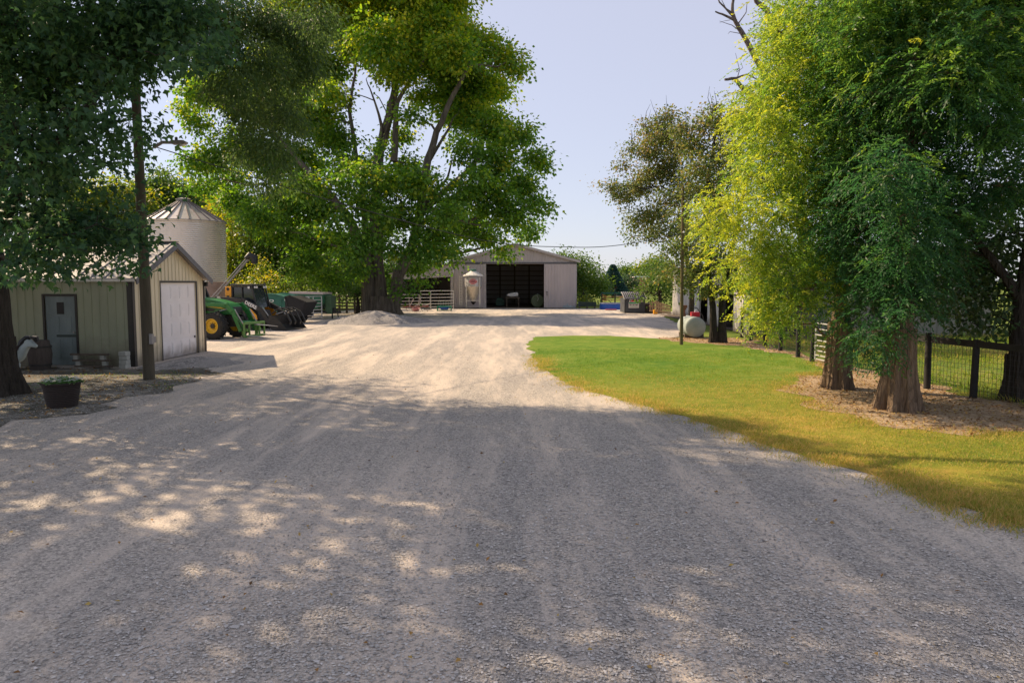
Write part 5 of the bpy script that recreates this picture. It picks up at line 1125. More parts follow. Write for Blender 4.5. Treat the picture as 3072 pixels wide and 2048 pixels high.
# white building on the right
def machine_shed():
    xa, ya, xb, yb = 12.35, 55.0, 11.0, 33.0; H = 3.5
    r = empty('machine_shed', (xb,yb,0), 0, 'white ribbed steel shed with open bays, half hidden by the trees on the right', 'shed')
    def L(b): b.v = [(x-xb,y-yb,z) for x,y,z in b.v]; return b
    d = Vector((xa-xb,ya-yb)); Ln = d.length; d /= Ln; nrm = Vector((-d.y,d.x)); 
    def wall(s0,s1,z0,z1):
        b = MB(); p, q = Vector((xb,yb))+d*s0, Vector((xb,yb))+d*s1
        b.add([(p.x,p.y,z0),(q.x,q.y,z0),(q.x-nrm.x*.1,q.y-nrm.y*.1,z0),(p.x-nrm.x*.1,p.y-nrm.y*.1,z0),(p.x,p.y,z1),(q.x,q.y,z1),(q.x-nrm.x*.1,q.y-nrm.y*.1,z1),(p.x-nrm.x*.1,p.y-nrm.y*.1,z1)],[(0,1,2,3),(7,6,5,4),(0,4,5,1),(1,5,6,2),(2,6,7,3),(3,7,4,0)])
        ribs_on(b,p,q,z0,lambda s: z1,nrm,.3,.05,.03); return b
    # bays along the drive side: (start, end, solid)
    for i,(s0,s1,solid) in enumerate(((0,3.2,1),(3.2,6.2,0),(6.2,9.5,1),(9.5,12.0,0),(12.0,Ln,1))):
        L(wall(s0,s1,0 if solid else 2.7,H)).build('wall_panel', m_white2, r)
    b = MB(); b.box(xb+.0,xb+11,yb-.12,yb-.02,0,H); ribs_on(b,(xb,yb-.12),(xb+11,yb-.12),0,lambda s:H,(0,-1),.3,.05,.03)
    L(b).build('end_wall', M('dark_grey_siding',(0.26,0.25,0.21),(0.18,0.18,0.15),scale=.8,rough=.7,stretch=(1,1,.3)), r)  # end wall coloured a darker grey than the white sides
    b = MB(); b.box(xb+.9,xb+2.6,yb-.17,yb-.125,0,2.3); L(b).build('dark_doorway_sheet', M('doorway_shade',(0.05,0.05,0.05)), r)  # dark sheet coloured as the shade inside a doorway, laid on solid wall
    b = MB(); b.box(xa-.02,xa+10,ya,ya+.1,0,H); b.box(xb+10.9,xb+11,yb,ya,0,H); L(b).build('rear_wall', m_white2, r)
    b = MB(); b.box(xb+.3,xa+9,yb+.1,ya-.1,.004,.02); L(b).build('floor', m_rust if False else MATS['barn_dirt'], r)
    for s in (-1,1):
        b = MB(); xm = xb+6; x_ = xb-.25 if s < 0 else xb+11.6; v = [(x_,yb-.4,H-.02),(xm,yb-.4,H+.8),(xm+1.2,ya+.4,H+.8),(x_+1.35,ya+.4,H-.02)]; vs = v+[(x,y,z+.08) for x,y,z in v]
        b.add(vs, [(0,1,2,3),(7,6,5,4),(0,4,5,1),(1,5,6,2),(2,6,7,3),(3,7,4,0)]); L(b).build('roof_slope', m_galv, r)
    b = MB(); b.prism([(xb,H),(xb+11.2,H),(xb+6,H+.78)],yb-.11,yb-.03,'y'); L(b).build('gable', MATS['dark_grey_siding'], r)
machine_shed()

def fuel_tank():
    c = G(2088,1019); Y = 31.2; x = (2088-1536)/F_PX*Y; R_ = .44
    r = empty('fuel_tank', (x,Y,0), R(-1), 'grey green cylindrical fuel tank lying on its side beside the thin pole', 'tank')
    b = MB(); b.lathe([(.01,-.10),(R_*.55,-.085),(R_*.9,-.05),(R_,0),(R_,.5),(R_+.008,.5),(R_+.008,.53),(R_,.53),(R_,1.7),(R_*.9,1.75),(.01,1.8)],48,(0,0,R_+.06),'y',caps=False); b.build('tank_shell', M('tank_paint',(0.34,0.38,0.35),(0.26,0.31,0.28),scale=2.5,rough=.5), r, smooth=True)
    b = MB()
    for yy in (.3,1.4): b.prism([(-.42,0),(.42,0),(.42,.2),(.2,.075),(-.2,.075),(-.42,.2)],yy-.05,yy+.05,'y')
    b.build('cradle', m_wood, r)
    b = MB(); b.lathe([(.09,0),(.09,.12),(.06,.12),(.06,.3),(.10,.3),(.10,.36),(.04,.4)],14,(-.30,1.0,2*R_+.04)); b.box(-.42,-.18,.88,1.12,2*R_+.42,2*R_+.55); b.build('hand_pump', m_rust, r, smooth=False)
    b = MB(); b.box(.02,.36,.75,1.15,2*R_+.03,2*R_+.24); o = b.build('pump_case', M('signal_red',(0.62,0.02,0.04),(0.5,0.02,0.03),rough=.4), r, bevel=.02)
    b = MB(); b.lathe([(.06,0),(.06,.08),(.02,.10)],12,(.2,.9,2*R_+.24)); b.build('filler_cap', m_decal, o)
    b = MB(); b.tube([(-.1,1.0,2*R_+.5),(.25,.85,2*R_+.42),(.45,.7,2*R_+.1),(.47,.5,R_+.3),(.40,.4,.4)],.02,6); b.build('hose', m_blackp, r, smooth=True)
fuel_tank()
for i,(u0,v0,u1,v1,lab) in enumerate(((2113,1008,2145,1007,'pale plank lying flat between the tank and the twin tree trunk'),(2178,1008,2210,984,'thin pale pole leaning on the fence beside the twin trunk'))):
    p, q = G(u0,v0), at(u1,v1,29.6); p = Vector((p.x,29.6 if i else 30.2,.03)); q = Vector((at(u1,v1,p.y).x,p.y+.0,at(u1,v1,p.y).z if i else .05))
    b = MB(); b.beam(p,q,.10,.03); b.beam(p+Vector((0,.12,.05)),q+Vector((0,.12,.05)),.08,.03); o = b.build('plank', m_white2); tag(o,lab,'plank')

# planter with white flowers
def planter():
    p = G(163,1226); p = Vector((p.x,p.y+.25,0)); r = empty('planter', p, 0, 'dark brown ribbed planter tub of white flowers beside the tree at the left edge', 'planter')
    b = MB(); prof = [(.01,.0),(.255,.0)]
    for i in range(13): z = .02+.42*i/12; rr = .26+.07*z/.44; prof += [(rr,z),(rr+.006,z+.012),(rr,z+.024)]
    prof += [(.355,.455),(.36,.49),(.33,.49),(.31,.42),(.01,.42)]; b.lathe(prof,40,caps=False); b.build('tub', M('dark_wicker',(0.035,0.024,0.02),(0.02,0.015,0.013),scale=30,rough=.8), r, smooth=True)
    rg = np.random.default_rng(8); n = 900; a = rg.uniform(0,6.28,n); t = np.sqrt(rg.random(n))*.36; pos = np.stack([t*np.cos(a),t*np.sin(a),.46+rg.random(n)*.13*(1.15-t/.36)],1)
    d = rg.normal(size=(n,3)); d[:,2] = abs(d[:,2])*.7; vs,fs,k = leaf_arrays(pos,d,rg.normal(size=(n,3)),rg.uniform(.03,.07,n),rg.uniform(.02,.04,n),T_DIAM)
    o = np_mesh('foliage', vs, fs, m_plant, r, np.repeat(rg.random(n)*.9,k)); o['kind'] = 'stuff'
    n = 170; a = rg.uniform(0,6.28,n); t = np.sqrt(rg.random(n))*.36; base = np.stack([t*np.cos(a),t*np.sin(a),.52+rg.random(n)*.10*(1.2-t/.36)],1); V=[];F=[]
    P = np.repeat(base,5,0); an = np.tile(np.arange(5)*1.2566,n); d = np.stack([np.cos(an),np.sin(an),np.full(5*n,.25)],1)
    vs,fs,k = leaf_arrays(P,d,np.tile([[0,0,1.0]],(5*n,1))+rg.normal(0,.1,(5*n,3)),np.full(5*n,.032),np.full(5*n,.024),T_DIAM); o = np_mesh('blossoms', vs, fs, m_petal, r, np.full(len(vs),.5)); o['kind'] = 'stuff'
m_plant = leaf_mat('planter_leaf', [(0.05,0.12,0.03),(0.10,0.22,0.06),(0.2,0.32,0.12)], .3)
m_petal = leaf_mat('white_petal', [(0.6,0.62,0.58),(0.7,0.7,0.66)], .3)
planter()

# painted pony figure behind the trunk at the left edge
def pony():
    Y = 17.2; p = at(60,1128,Y); s = PX(1,Y)
    r = empty('pony_statue', (p.x,Y,0), 0, 'white painted pony statue with dark mane and saddle, half hidden by the left tree trunk', 'statue')
    def Q(u,v,dy=0): q = at(u,v,Y); return (q.x-p.x, dy, max(q.z,0.02))
    sk = [(Q(-60,1070),.17),(Q(-20,1068),.19),(Q(20,1072),.19),(Q(50,1075),.18),(Q(68,1052),.13),(Q(80,1032),.095),(Q(92,1026),.085),(Q(104,1036),.055),(Q(112,1041),.045)]
    me = bpy.data.meshes.new('pony_body'); vs = [a for a,_ in sk]; rs = [b for _,b in sk]; es = [(i,i+1) for i in range(len(sk)-1)]
    def leg(att, pts):
        prev = att
        for q, rad in pts: vs.append(q); rs.append(rad); es.append((prev, len(vs)-1)); prev = len(vs)-1
    zb = 0.03
    def lg(u, dy, fwd, knee):
        t = Q(u,1086,dy); x = t[0]; zt = t[2]
        return [((x,dy,zt),.085),((x+fwd*.3,dy,zt*.55),.052),((x+fwd*.5+knee,dy,zt*.22),.038),((x+fwd,dy,zb+.03),.045)]
    leg(3, lg(52,-.10,.06,.03)); leg(3, lg(44,.10,-.05,.02)); leg(0, lg(-52,-.10,-.03,-.06)); leg(0, lg(-62,.10,.05,-.06))
    vs.append(Q(84,1018,-.045)); rs.append(.018); es.append((6,len(vs)-1)); vs.append(Q(86,1018,.045)); rs.append(.018); es.append((6,len(vs)-1))
    me.from_pydata([tuple(v) for v in vs], es, []); o = bpy.data.objects.new('body', me); COL.objects.link(o); o.parent = r
    sm = o.modifiers.new('skin','SKIN'); 
    for i, v in enumerate(me.skin_vertices[0].data if me.skin_vertices else []): v.radius = (rs[i],rs[i])
    if not me.skin_vertices:
        bpy.context.view_layer.objects.active = o
    ss = o.modifiers.new('sub','SUBSURF'); ss.levels = 2; ss.render_levels = 2
    me.materials.append(M('pony_white',(0.40,0.46,0.46),(0.30,0.36,0.37),scale=3,rough=.6))
    return r, o, rs, Q
_r, _o, _rs, Q = pony()
if not _o.data.skin_vertices:
    bm = bmesh.new(); bm.from_mesh(_o.data); lay = bm.verts.layers.skin.verify(); bm.verts.ensure_lookup_table()
    for i, v in enumerate(bm.verts): v[lay].radius = (_rs[i],_rs[i]); v[lay].use_root = (i == 1)
    bm.to_mesh(_o.data); bm.free()
b = MB(); b.tube([Q(60,1048,-.02),Q(70,1026,-.02),Q(80,1014,0),Q(92,1012,0)],[.07,.09,.07,.04],8); b.tube([Q(98,1012,0),Q(108,1014,0),Q(112,1026,0)],[.05,.07,.04],8); b.build('mane', m_blackp, _r, smooth=True)
b = MB(); 
for dy in (-.19,): b.prism([(Q(33,1038)[0],Q(33,1038)[2]),(Q(66,1035)[0],Q(66,1035)[2]),(Q(62,1058)[0],Q(62,1058)[2]),(Q(40,1060)[0],Q(40,1060)[2])],-.20,.20,'y')
b.build('saddle', M('saddle_leather',(0.05,0.025,0.03),(0.035,0.02,0.02)), _r, bevel=.03)
# wooden keg behind the pony
p = at(100,1100,19.6); b = MB(); b.lathe([(.24,0),(.28,.25),(.30,.42),(.28,.60),(.24,.82),(.21,.82),(.01,.80)],24,caps=False); r = b.build('wooden_barrel', M('barrel_stave',(0.10,0.08,0.07),(0.06,0.05,0.045),scale=5,rough=.8,stretch=(5,5,.4)), smooth=True, loc=(p.x,19.9,0)); tag(r,'dark wooden barrel against the shed wall behind the pony','barrel')
b = MB(); 
for z in (.12,.62): rr = .27 if z < .3 else .285; b.lathe([(rr,z),(rr+.012,z),(rr+.012,z+.05),(rr,z+.05)],24,caps=False)
b.build('hoop', m_soot, r)

# ================================================================ POLES, WIRES, FENCES
m_pole = M('creosoted_pole', (0.10,0.085,0.06), (0.055,0.05,0.035), scale=3, rough=0.9, bump=0.3, stretch=(3,3,.3))
def utility_pole():
    p = G(448,1138); r = empty('utility_pole', p, 0, 'tall dark wooden utility pole in front of the tan garage with a lamp arm', 'utility pole')
    b = MB(); H = 8.6; pts = [Vector((-.012*z*.5,0,z)) for z in np.linspace(0,H,12)]; b.tube(pts,[.138-.045*i/11 for i in range(12)],18); b.build('pole', m_pole, r, smooth=True)
    q = lambda u, v: at(u,v,p.y)-p
    a, e = q(462,442), q(528,428); b = MB(); b.tube([a, a.lerp(e,.4)+Vector((0,-.02,.07)), e],[.045,.04,.036],8); b.build('lamp_arm', m_galv, r, smooth=True)
    b = MB(); x0, x1, zz = q(512,428).x, q(562,430).x, q(540,428).z
    b.prism([(x0,zz-.02),(x0+.03,zz+.05),(x1-.08,zz+.05),(x1,zz+.01),(x1-.03,zz-.04),(x0+.06,zz-.05)],-.09,.09,'y'); lh = b.build('lamp_head', m_galv, r, bevel=.02)
    b = MB(); b.lathe([(.035,0),(.035,.07),(.01,.09)],12,(x0+.14,0,zz+.05)); b.build('photocell', m_soot, lh)
    b = MB(); b.prism([(x0+.15,zz-.055),(x1-.05,zz-.045),(x1-.10,zz-.08),(x0+.2,zz-.085)],-.06,.06,'y'); b.build('lens', m_lamp, lh)
    b = MB(); b.box(.10,.17,-.13,-.02,.9,1.15); b.build('meter_tag', m_galv, r)
    return p
pp = utility_pole()
def thin_pole():
    p = G(2044,1034); r = empty('service_pole', p, 0, 'thin wooden service pole standing at the lawn edge beside the round fuel tank', 'service pole')
    b = MB(); H = at(2040,560,p.y).z; b.tube([Vector((-.008*z,0,z)) for z in np.linspace(0,H,8)],[.072-.02*i/7 for i in range(8)],12); b.build('pole', M('thin_pole_wood',(0.16,0.12,0.05),(0.08,0.065,0.035),scale=3,rough=.9,stretch=(3,3,.4)), r, smooth=True)
    b = MB(); b.lathe([(.02,0),(.045,.02),(.045,.06),(.02,.08)],10,(0,-.07,at(2040,700,p.y).z)); b.build('insulator', m_decal, r)
    return p
tp = thin_pole()
def wire(label, pts, rad=.012):
    b = MB(); b.tube(pts, rad, 5); o = b.build('overhead_wire', m_blackp, smooth=True); tag(o, label, 'wire')
a = at(462,440,pp.y); e = Vector((tp.x,tp.y,at(2040,700,tp.y).z)); mid = [(1029,612),(1456,722),(1700,741),(1860,735)]
ys_ = [pp.y + (tp.y-pp.y)*((u-462)/(2040-462)) for u,_ in mid]
ctrl = [a]+[at(u,v,y) for (u,v),y in zip(mid,ys_)]+[e]
def cat(c, n=10):
    out = []
    for i in range(len(c)-1):
        p0, p1, p2, p3 = c[max(i-1,0)], c[i], c[i+1], c[min(i+2,len(c)-1)]
        for k in range(n):
            t = k/n; out.append(.5*((2*p1)+(p2-p0)*t+(2*p0-5*p1+4*p2-p3)*t*t+(3*p1-p0-3*p2+p3)*t**3))
    return out+[c[-1]]
wire('sagging overhead wire strung from the left pole across to the thin right pole', cat(ctrl), .013)
wire('short wire running off to the right from the thin pole into the trees', cat([e, at(2200,640,26), at(2500,600,22), at(3100,560,18)]), .011)

# wire mesh fence on the right: each post and bay is a part of the one fence
def mesh_fence():
    posts = [(10.35,32.2),(9.95,29.8),(9.7,27.4),(9.55,25.4),(9.3,23.2),(9.22,21.9),(9.3,19.6),(9.38,17.9),(9.46,16.2),(9.68,14.9),(9.95,13.2),(10.2,11.6)]
    r = empty('wire_fence', (posts[0][0],posts[0][1],0), 0, 'black post and rail fence with welded wire mesh along the right side of the lawn', 'fence')
    ox, oy = posts[0]; m_post = M('tarred_post',(0.03,0.028,0.026),(0.018,0.017,0.016),scale=4,rough=.8,bump=.2)
    for i,(x,y) in enumerate(posts):
        b = MB(); b.tube([(x-ox,y-oy,-.02),(x-ox+.015*math.sin(i*3),y-oy,1.27+.04*math.sin(i*1.9))],[.075,.065],12); b.build('fence_post', m_post, r, smooth=True)
    for i in range(len(posts)-1):
        (x0,y0),(x1,y1) = posts[i],posts[i+1]
        if i == 5: continue
        b = MB(); b.beam((x0-ox,y0-oy-.0,1.14),(x1-ox,y1-oy,1.14),.035,.14); b.build('rail', m_post, r)
        b = MB(); L = math.hypot(x1-x0,y1-y0); n = max(2,int(L/.10))
        for k in range(n+1):
            t = k/n; px_, py_ = x0+(x1-x0)*t-ox+.05, y0+(y1-y0)*t-oy; b.beam((px_,py_,.05),(px_,py_,1.10),.005,.005)
        for k in range(11): z = .05+k*.105; b.beam((x0-ox+.05,y0-oy,z),(x1-ox+.05,y1-oy,z),.005,.005)
        o = b.build('wire_mesh', m_soot, r)
mesh_fence()
p0 = Vector((9.22,21.7,0)); p1 = Vector((9.3,19.75,0))
gate('pipe_gate', p0, p1, 1.08, 8, 'pale pipe gate in the wire fence, behind the lit cypress trunk', m_tube, (0,1), .02)
# dark livestock panels by the machine shed end
def dark_frame():
    r = empty('gate_frame', (10.6,31.0,0), R(10), 'black pipe gate frame in front of the dark grey end of the shed', 'gate')
    b = MB(); b.beam((0,0,0),(0,0,1.9),.12,.12); b.beam((1.6,0,0),(1.6,0,1.9),.12,.12); b.beam((0,0,1.85),(1.6,0,1.85),.08,.1); b.beam((0,0,.4),(1.6,0,1.3),.05,.06); b.build('frame', m_blackp, r)
    b = MB()
    for k in range(5): b.beam((.06,0,.25+k*.25),(1.54,0,.25+k*.25),.03,.03)
    b.build('rail', m_galv, r)
dark_frame()

# ================================================================ TREES
def bark(name, c1, c2, sc=3.0, st=(4,4,.6)): return M(name, c1, c2, scale=sc, rough=.95, bump=1.0, bscale=sc*1.6, stretch=st, spec=.1, bdist=.12)
m_bark_maple = bark('silver_maple_bark', (0.20,0.17,0.14), (0.07,0.06,0.05), 1.5, (3,3,.5))
m_bark_dark = bark('dark_bark', (0.07,0.06,0.05), (0.03,0.026,0.022), 3)
m_bark_cyp = bark('cypress_bark', (0.30,0.22,0.15), (0.12,0.085,0.06), 4, (5,5,.35))
m_bark_dead = bark('dead_wood', (0.22,0.18,0.16), (0.10,0.08,0.07), 3)

L_MAPLE = leaf_mat('maple_leaf', [(0.065,0.15,0.025),(0.12,0.24,0.03),(0.21,0.31,0.035),(0.38,0.38,0.04)], .52)
L_NEAR = leaf_mat('shade_leaf', [(0.028,0.07,0.038),(0.05,0.115,0.045),(0.10,0.19,0.05)], .42)
L_FINE = leaf_mat('ash_leaf', [(0.05,0.095,0.035),(0.08,0.14,0.04),(0.14,0.20,0.05)], .42)
L_PEAR = leaf_mat('pear_leaf', [(0.06,0.10,0.03),(0.10,0.15,0.035),(0.17,0.18,0.05),(0.25,0.18,0.06)], .42)
L_CYP = leaf_mat('cypress_needle', [(0.035,0.10,0.04),(0.09,0.20,0.04),(0.22,0.32,0.05),(0.40,0.43,0.06)], .50)
L_OAK = leaf_mat('oak_leaf', [(0.035,0.07,0.035),(0.055,0.10,0.04),(0.10,0.15,0.05)], .35)
L_YEL = leaf_mat('yellowing_leaf', [(0.06,0.12,0.02),(0.12,0.19,0.025),(0.25,0.28,0.03),(0.34,0.29,0.04)], .45)
L_BG = leaf_mat('far_leaf', [(0.04,0.09,0.02),(0.07,0.14,0.025),(0.12,0.18,0.03)], .40)
L_TEAL = leaf_mat('spruce_needle', [(0.025,0.07,0.06),(0.04,0.10,0.08)], .2)

# --- silver maple in the middle
def maple():
    Z = 55.0; ox, sc = 500, .6377
    bp = G(1152,944); base = Vector((at(1152,900,Z).x, Z, 0))
    r = empty('silver_maple', base, 0, 'huge multi-stemmed maple in the middle, a gravel heap at its foot', 'tree')
    T = [(900,80,140),(1020,40,120),(1100,70,150),(1000,200,130),(880,200,100),(1250,120,140),(1200,240,120),(1350,230,120),(1330,90,70),(1490,210,95),(1430,150,60),(1590,260,75),(1640,310,50),(1440,380,95),(1560,400,60),(1080,330,90),(1330,340,90),
      (780,330,75),(740,420,70),(820,470,50),(700,560,120),(560,500,110),(420,480,90),(150,430,75),(100,520,55),(190,370,80),(160,590,45),(280,440,80),(200,730,85),(120,760,55),(350,680,110),(500,720,120),(640,760,120),(800,640,90),(850,760,70),(280,830,80),(150,860,50),
      (1400,520,100),(1540,600,110),(1650,620,75),(1730,730,60),(1770,780,40),(1560,750,105),(1680,860,90),(1760,960,60),(1500,900,115),(1620,1000,95),(1700,1080,60),(1400,1040,110),(1270,1090,90),(1520,1100,70),(1420,700,70),(1590,1180,38),(1340,950,55),
      (1130,780,75),(1010,880,65),(1150,900,50),(1090,1000,90),(1000,1080,80),(700,960,110),(560,930,100),(820,1130,85),(670,1100,100),(520,1070,90),(890,1260,55),(1180,1250,50),(1130,1350,34),(1215,1310,26),(1110,620,50),(1190,450,55),(1140,520,50),(1020,690,35),(940,760,40),(870,900,50),(640,1230,80),(760,1290,60),(420,1010,80),(330,930,80),(1340,1200,50),(950,800,57,-6.5),(870,820,48,-6.5),(1050,820,56,-6.5),(1120,860,47,-6.5),(900,960,60,-6.5),(1000,980,51,-6.5),(1180,820,64,-6.5),(1260,860,55,-6.5),(1230,1000,46,-6.5),(1330,1000,59,-6.5),(830,1000,50,-6.5),(950,1100,63,-6.5),(1060,1150,54,-6.5),(1150,1120,45,-6.5),(700,880,58,-6.5),(800,800,49,-6.5),(760,1080,44,-6.5),(1200,1180,57,-6.5),(1300,1170,48,-6.5),(1400,900,61,-6.5),(1460,820,52,-6.5),(620,860,65,-6.5),(860,1180,60,-6.5),]
    rg = np.random.default_rng(4); bl = []
    for row in T:
        u, v, rr = row[:3]; Zb = Z + (row[3]+rg.uniform(-1,1) if len(row) > 3 else rg.uniform(-5.5,5.5)); p = at(ox+u*sc, v*sc, Zb); bl.append((p.x-base.x,p.y-base.y,p.z,PX(rr*sc,Zb)*0.97,.8))
    # crown behind and above the frame
    for x,y,z,rr in ((-2,0,28,4),(3,2,27,4),(-6,3,25,4),(4,1,25,3.5),(0,6,24,5),(-8,5,20,4),(6,5,18,3.8),(2,-4,25,3.5),(-10,2,17,3.5)): bl.append((x,y,z,rr,.8))
    def tf(pos): return np.clip((pos[:,2]-16)/30,-.3,.35)
    o, C = crown('crown', bl, L_MAPLE, r, dens=2.0, per=36, spread=.50, leaf=(.27,.20), droop=.45, seed=2, tint=(.45,.26,.16), tintfn=tf, shell=.35)
    ln = lambda pts, dz=0: [q-base for q in px_line(pts, Z, ox, 0, sc, dz)]
    stems = [ (ln([(955,1490),(945,1300),(930,1180),(870,1050),(780,930),(690,850),(600,730),(480,600)],-3),  .60,.12), (ln([(1010,1490),(990,1250),(985,1000),(1000,720),(1050,540),(1075,420),(1080,300),(1060,150),(1050,40)],1), .62,.10),
      (ln([(1062,1490),(1085,1300),(1150,1180),(1190,1000),(1230,750),(1270,620),(1330,480),(1400,350),(1440,240)],-2), .52,.10), (ln([(1185,1020),(1280,920),(1400,820),(1480,730),(1620,640)],2), .30,.08), (ln([(935,1190),(932,950),(890,720),(860,520),(885,350),(900,200)],3), .28,.06),
      (ln([(1070,760),(1078,600),(1085,480),(1120,420),(1200,300),(1250,200)],0), .28,.06), (ln([(1000,680),(1012,600),(1000,540),(965,440),(938,372)],-1), .18,.03), (ln([(1235,760),(1330,600),(1345,560)],-1),.14,.05),(ln([(1020,640),(1050,560),(1000,460),(975,440)],-1),.08,.02),
      (ln([(1200,970),(1320,840),(1345,740)],-2),.16,.04),(ln([(870,1050),(740,900),(560,860),(420,800)],4),.22,.05),(ln([(920,1170),(800,1160),(680,1120)],-4),.16,.04) ]
    trunk_mesh('trunk', m_bark_maple, r, stems, bl, base_flare=[((-.1,0,0),1.08,1.5,.28)], seed=2, sub=4, limb_r=.11, twigs=C[::11], twig_r=.018)
maple()

# --- big shade tree at the left edge: its crown covers the near yard
def left_tree():
    base = Vector((-11.15,15.4,0)); r = empty('shade_maple', base, 0, 'big dark leafed tree at the left edge, its branches hanging over the shed roof', 'tree')
    T = [(60,80,170),(260,60,170),(430,40,150),(570,60,120),(635,120,62),(60,260,150),(220,220,130),(360,180,100),(470,130,75),(565,150,52),(50,430,150),(190,370,100),(285,310,75),(360,240,45),
      (60,600,150),(180,520,90),(250,455,45),(390,395,60),(440,368,20),(330,470,38),(392,480,26),(250,500,30),(90,720,105),(220,660,90),(330,670,80),(400,690,52),(150,750,55),(260,750,45),(430,640,28),(100,790,34),(240,795,22),(405,755,26),(370,790,18),(20,790,40),(350,560,22),(300,580,30)]
    bl = pxblobs(T, 13.6, jz=1.4, seed=6)
    # the rest of the crown, above the picture: this is what shades the drive
    up = [(-9,14.2,9.8,2.4),(-7.4,12.8,9.0,1.2),(-4.8,12.4,9.4,1.4),(-8.6,14.0,12.5,1.2),(-4.9,12.8,12.8,1.9),(-12,16.5,14.5,3.2),(-9.5,15.6,15.5,2.4),(-5.8,13.6,15,1.7),(-12,12.5,10,2.8),(-14,15,9,2.8),(-9.5,11.5,9.2,2.0),(-7.5,10.5,8.4,1.0),(-12.5,18.5,10,2.6),(-2.6,12.2,11.0,1.2),(-6.8,12.6,16.8,1.6),(-14,11,7.5,2.3),(-13,9.0,8.6,2.2),(-10,8.2,9.4,2.0),(-13.2,10.5,11.5,2.6),(-16,12,13.5,3),(-11.5,8.8,12.5,2.4),(-15,9,10,2.4),(-10.5,12.5,13.5,2.4),(-14.5,17,6,2.2),(-17,18.5,8.5,2.8),(-15,14.6,6.5,2.2),(-18,16,9,2.8),(-13.8,13.0,6.2,1.8),(-14.5,11.5,9.5,2.6),(-17,13,11.5,2.8),(-12.5,10.5,8.3,2.0)]
    bl = [(x-base.x,y-base.y,z,rr,q) for x,y,z,rr,q in bl]; n0 = len(bl)
    ub = [(x-base.x,y-base.y,z,rr,.8) for x,y,z,rr in up]
    o, C = crown('crown', bl, L_NEAR, r, dens=8.5, per=17, spread=.21, leaf=(.13,.11), droop=.75, T=T_MAPLE, seed=5, tint=(.45,.22,.16), shell=.30, zmin=2.3)
    o2, C2 = crown('upper_crown', ub, L_NEAR, r, dens=1.0, per=16, spread=.25, leaf=(.21,.18), droop=.5, T=T_DIAM, seed=9, tint=(.5,.2,.15), shell=.25)
    st = [([(0,0,0),(.05,0,1.5),(-.05,.1,3.2),(.3,0,5),(.5,.3,8),(.2,.8,12),(0,1,15)],.34,.12), ([(.1,0,3.4),(1.2,-.5,4.6),(2.6,-1,5.6),(4.0,-1.4,7.0)],.17,.05), ([(0,0,4.4),(.8,-1.5,6.2),(1.8,-3,7.4),(3.0,-4,8.4)],.17,.05), ([(.4,.1,6),(2.5,1.0,8.0),(5.5,1.2,10.5),(8.2,1.5,12.2)],.18,.05), ([(-.05,0,3.6),(-1.5,-.6,5.2),(-2.6,-1.0,6.6)],.15,.05)]
    trunk_mesh('trunk', m_bark_dark, r, st, bl+ub, base_flare=[((0,0,0),.36,1.3,.5)], seed=3, sub=4, limb_r=.06, twigs=C[::5], twig_r=.006)
left_tree()

# --- finer leafed tree standing behind the shed, leaning out over the yard
def ash():
    base = Vector((-13.6,17.2,0)); r = empty('ash_tree', base, 0, 'dark fine leafed tree hanging from the top edge between the pole and the maple', 'tree')
    T = [(700,50,90),(800,60,95),(890,90,85),(950,40,60),(760,170,90),(850,220,85),(700,230,55),(930,180,50),(790,320,80),(870,340,66),(750,420,55),(840,450,50),(710,330,45),(800,540,40),(640,50,80),(610,150,55),(660,260,42),(570,40,60),(870,530,24),(700,470,30)]
    bl = pxblobs(T, 16.6, jz=1.3, seed=7)
    up = [(-16.5,22,9,2.8),(-18,23,12,3),(-6,14,11.5,1.7),(-12,17,13,3),(-13.5,17.5,16,3),(-10.5,16,16,2.4),(-7.5,14.2,15,1.9),(-14.5,20,13,2.8)]  # crown clumps out of view, added to shade the yard and drive
    bl = [(x-base.x,y-base.y,z,rr,q) for x,y,z,rr,q in bl]; ub = [(x-base.x,y-base.y,z,rr,.8) for x,y,z,rr in up]
    o, C = crown('crown', bl, L_FINE, r, dens=11, per=42, spread=.22, leaf=(.105,.036), droop=.9, seed=6, tint=(.45,.22,.15), shell=.25)
    o2, C2 = crown('upper_crown', ub, L_FINE, r, dens=1.6, per=26, spread=.38, leaf=(.22,.11), droop=.6, seed=10, tint=(.5,.2,.15), shell=.3)
    st = [([(0,0,0),(.1,-.1,3),(.5,-.3,6.5),(1.8,-.7,9.2),(4.4,-1.0,10.6),(6.8,-1.2,10.6),(8.6,-1.0,10.0)],.34,.06), ([(1.2,-.5,8),(2.6,-1.6,11),(4.4,-2.4,13)],.16,.04), ([(.3,-.2,5),(0,0,10),(.2,-.2,14)],.24,.08)]
    trunk_mesh('trunk', m_bark_dark, r, st, bl+ub, base_flare=[((0,0,0),.4,1.3,.4)], seed=4, sub=5, limb_r=.05, twigs=C[::5], twig_r=.006, hang=True)
ash()

